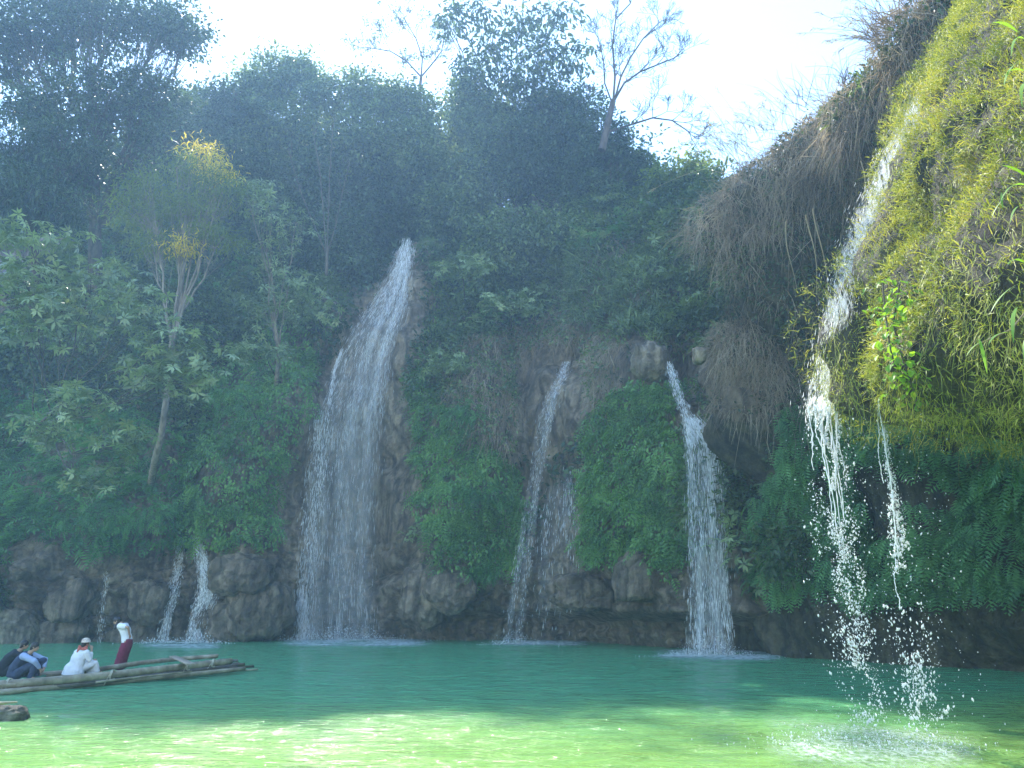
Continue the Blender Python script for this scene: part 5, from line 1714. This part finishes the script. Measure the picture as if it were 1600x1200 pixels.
def squatter(root, jacket, sleeve, dark, sc=1.0):
    hip = np.array([-.24, 0, .13]) ; chest = np.array([-.13, 0, .46]); sh = np.array([.0, 0, .62]); nk = np.array([.07, 0, .69]); hd = np.array([.15, 0, .80])
    a1 = Acc()
    torso(a1, [hip, (hip + chest) / 2 + [-.05, 0, 0], chest, sh], [.16, .16, .18, .15], [.13, .12, .12, .09], (0, 1, 0))
    limb(a1, [sh, nk, hd * .5 + nk * .5], [.065, .055, .05])
    fr = head(a1, hd, (.95, .05, -.2), (0, 0, 1), 1.02)
    arms = []
    legs = []
    for e_ in (-1, 1):
        kx = np.array([.33, e_ * .14, .46]); an = np.array([.22, e_ * .12, .07])
        limb(a1, [hip + [.02, e_ * .09, 0], kx, an], [.09, .062, .042]); limb(a1, [an, an + [.19, 0, -.04]], [.042, .032])
        legs.append((hip + [.02, e_ * .09, 0], kx, an))
        s1 = sh + np.array([-.01, e_ * .18, -.03]); el = np.array([.33, e_ * .22, .47]); wr = np.array([.42, e_ * .08, .27])
        limb(a1, [s1, el, wr], [.052, .043, .03]); hand(a1, wr, (.1, -e_ * .6, -.5), (-1, 0, 0), .6, 1.05)
        arms.append((s1, el, wr))
    person_part('body', a1, 'skin', root, .011)
    a1 = Acc()
    torso(a1, [hip + [-.02, 0, -.04], (hip + chest) / 2 + [-.06, 0, 0], chest + [-.02, 0, 0], sh + [0, 0, .02]], [.20, .205, .215, .16], [.17, .155, .15, .11], (0, 1, 0))
    person_part('jacket', a1, jacket, root, .015, 3, .025)
    for s1, el, wr in arms:
        a1 = Acc(); limb(a1, [s1, el, el * .25 + wr * .75], [.09, .07, .05]); person_part('sleeve', a1, sleeve, root, .014, 3, .02)
    a1 = Acc()
    for h_, kx, an in legs:
        limb(a1, [h_, kx, an], [.115, .085, .065])
    person_part('trousers', a1, dark, root, .015, 3, .02)
    for e_ in (-1, 1):
        an = np.array([.22, e_ * .12, .05]); a1 = Acc(); limb(a1, [an + [-.04, 0, -.01], an + [.1, 0, -.015], an + [.21, 0, -.02]], [.05, .048, .036]); person_part('shoe', a1, 'black_cloth', root, .012, 2)
    hair(fr, root); eyes(fr, root)
r3 = thing('person', 'crouching person in navy top with pale blue sleeves, arms round the knees', 'person', G(37, 1063, .16))
squatter(r3, 'navy', 'pale_blue', 'navy')
r4 = thing('person', 'crouching person in black at the left photo edge, half hidden behind another', 'person', G(20, 1058, .16))
r4.rotation_euler = (0, 0, .35)
squatter(r4, 'black_cloth', 'black_cloth', 'black_cloth')
# a green leaf bag beside the crouching person
acc = Acc(); addc(acc, *ball(G(60, 1060, .2), (.16, .1, .045), 8)); addc(acc, *ball(G(66, 1059, .2), (.08, .08, .06), 8))
V = np.concatenate(acc.V); V = V + .03 * fbm(V * 12, 2, 4)[:, None]
bg_o = link('cloth_bag', mesh_np('cloth_bag', V - np.array(G(60, 1060, .16)), [np.concatenate(acc.F3), np.concatenate(acc.F4)], [plain('green_cloth', (.06, .16, .08), .8)], None, True),
            label='small crumpled green bag lying beside the crouching person', category='bag')
bg_o.location = G(60, 1060, .16)

# rocks
def boulder(name, label, c, r, mat, seed, rough=.25, n=28):
    th = np.linspace(0, math.pi, n); ph = np.linspace(0, 2 * math.pi, 2 * n, endpoint=False)
    T, H = np.meshgrid(th, ph, indexing='ij')
    d = np.stack([np.sin(T) * np.cos(H), np.sin(T) * np.sin(H), np.cos(T)], -1).reshape(-1, 3)
    sq = d / (np.abs(d).max(1, keepdims=True)) * .28 + d * .72
    f = 1 + rough * fbm(d * 1.6 + seed, 4, seed, .6) + .12 * fbm(d * 6 + seed, 3, seed + 3, .6)
    V = sq * f[:, None] * np.array(r)
    m2 = 2 * n
    i, j = np.meshgrid(np.arange(n - 1), np.arange(m2), indexing='ij')
    F = np.stack([i * m2 + j, i * m2 + (j + 1) % m2, (i + 1) * m2 + (j + 1) % m2, (i + 1) * m2 + j], -1).reshape(-1, 4)[:, ::-1]
    o = link(name, mesh_np(name, V, [F], [M[mat]], None, True), label=label, category='rock')
    o.location = tuple(c)
    return o
boulder('rock', 'pitted pale rock breaking the water at the lower left edge', G(4, 1117, .08), (.42, .3, .17), 'crust', 3, .35)
stick = Acc(); stick.add(*tubes(np.array([G(-60, 1104, .35), G(0, 1099, .36), G(27, 1097, .36)]), np.array([.04, .03, .012]), 6))
link('stick', stick.mesh('stick', M['bamboo'], True), label='pointed pale stick above the pitted rock at the lower left edge', category='stick')
BO = [(24, 985, 36, 30, 'square pale boulder at the water line behind the crouching people', 'pale_rock'), (74, 993, 34, 22, 'round pale boulder right of the square one on the left bank', 'pale_rock'),
      (-4, 990, 14, 30, 'pale boulder cut by the left photo edge', 'pale_rock'),
      (110, 985, 30, 25, 'brown boulder on the left bank behind the person in white', 'rock'), (215, 990, 40, 24, 'broad brown boulder left of the twin low falls', 'rock'),
      (345, 975, 45, 35, 'big brown boulder right of the twin low falls', 'rock'), (405, 955, 50, 40, 'jutting brown boulder left of the tallest waterfall', 'rock'),
      (235, 940, 30, 30, 'tall brown boulder left of the small left cascade', 'rock'), (380, 900, 45, 28, 'rounded brown boulder under the left ivy curtain', 'rock'),
      (112, 935, 32, 32, 'brown knob of rock left of the hair thin trickle', 'rock'), (662, 930, 34, 45, 'tawny rounded rock right of the tallest waterfall', 'rock'),
      (705, 925, 40, 28, 'tawny ledge boulder over the dark hollow right of the tallest waterfall', 'rock'), (1000, 900, 40, 36, 'big tawny block under the bright ivy', 'rock'),
      (910, 925, 50, 26, 'tawny ledge block right of the middle waterfall', 'rock'), (1015, 567, 28, 26, 'pale tufa knob at the top of the bright ivy', 'pale_rock'),
      (1140, 590, 42, 50, 'lumpy tan tufa rock right of the upper chute of the short curtain waterfall', 'tan_tufa'),
      (1165, 640, 38, 30, 'lower lobe of the tan tufa beside the short curtain waterfall', 'tan_tufa'),
      (1093, 556, 10, 12, 'small pale knob right of the upper chute of the short curtain waterfall', 'pale_rock')]
for k, (bx_, by_, rx, ry, lab, mt) in enumerate(BO):
    Y0 = 43.
    for _ in range(8):
        p = P(bx_, by_, Y0); Y0 = .5 * Y0 + .5 * float(Fy(p[0], max(p[2], .1)))
    if bx_ > 1080:
        Y0 = min(Y0, surf_r(bx_, by_)[1] + .75)
    p = P(bx_, by_, Y0 - .15); m_ = pxm(bx_, by_, Y0)
    boulder('boulder', lab, p, (rx * m_ * 1.05, (rx + ry) * .5 * m_, ry * m_ * 1.1), mt, 10 + k, .35)

# ------------------------------------------------------------------ haze
hb = (-110, 115, -40, 155, -6.0, 72.0)
V = np.array([[x, y, z] for x in hb[:2] for y in hb[2:4] for z in hb[4:]], float)
F = np.array([[0, 1, 3, 2], [4, 6, 7, 5], [0, 4, 5, 1], [2, 3, 7, 6], [0, 2, 6, 4], [1, 5, 7, 3]])
mh = bpy.data.materials.new('haze_air')
nt, N, L = nodes_of(mh)
pv = N.new('ShaderNodeVolumePrincipled')
pv.inputs['Color'].default_value = (.40, .68, 1.0, 1)
pv.inputs['Density'].default_value = .0018
pv.inputs['Anisotropy'].default_value = .35
out = N.new('ShaderNodeOutputMaterial'); L.new(pv.outputs[0], out.inputs['Volume'])
link('haze', mesh_np('haze', V, [F], [mh]), kind='stuff', label='bluish sunlit haze filling the gorge')
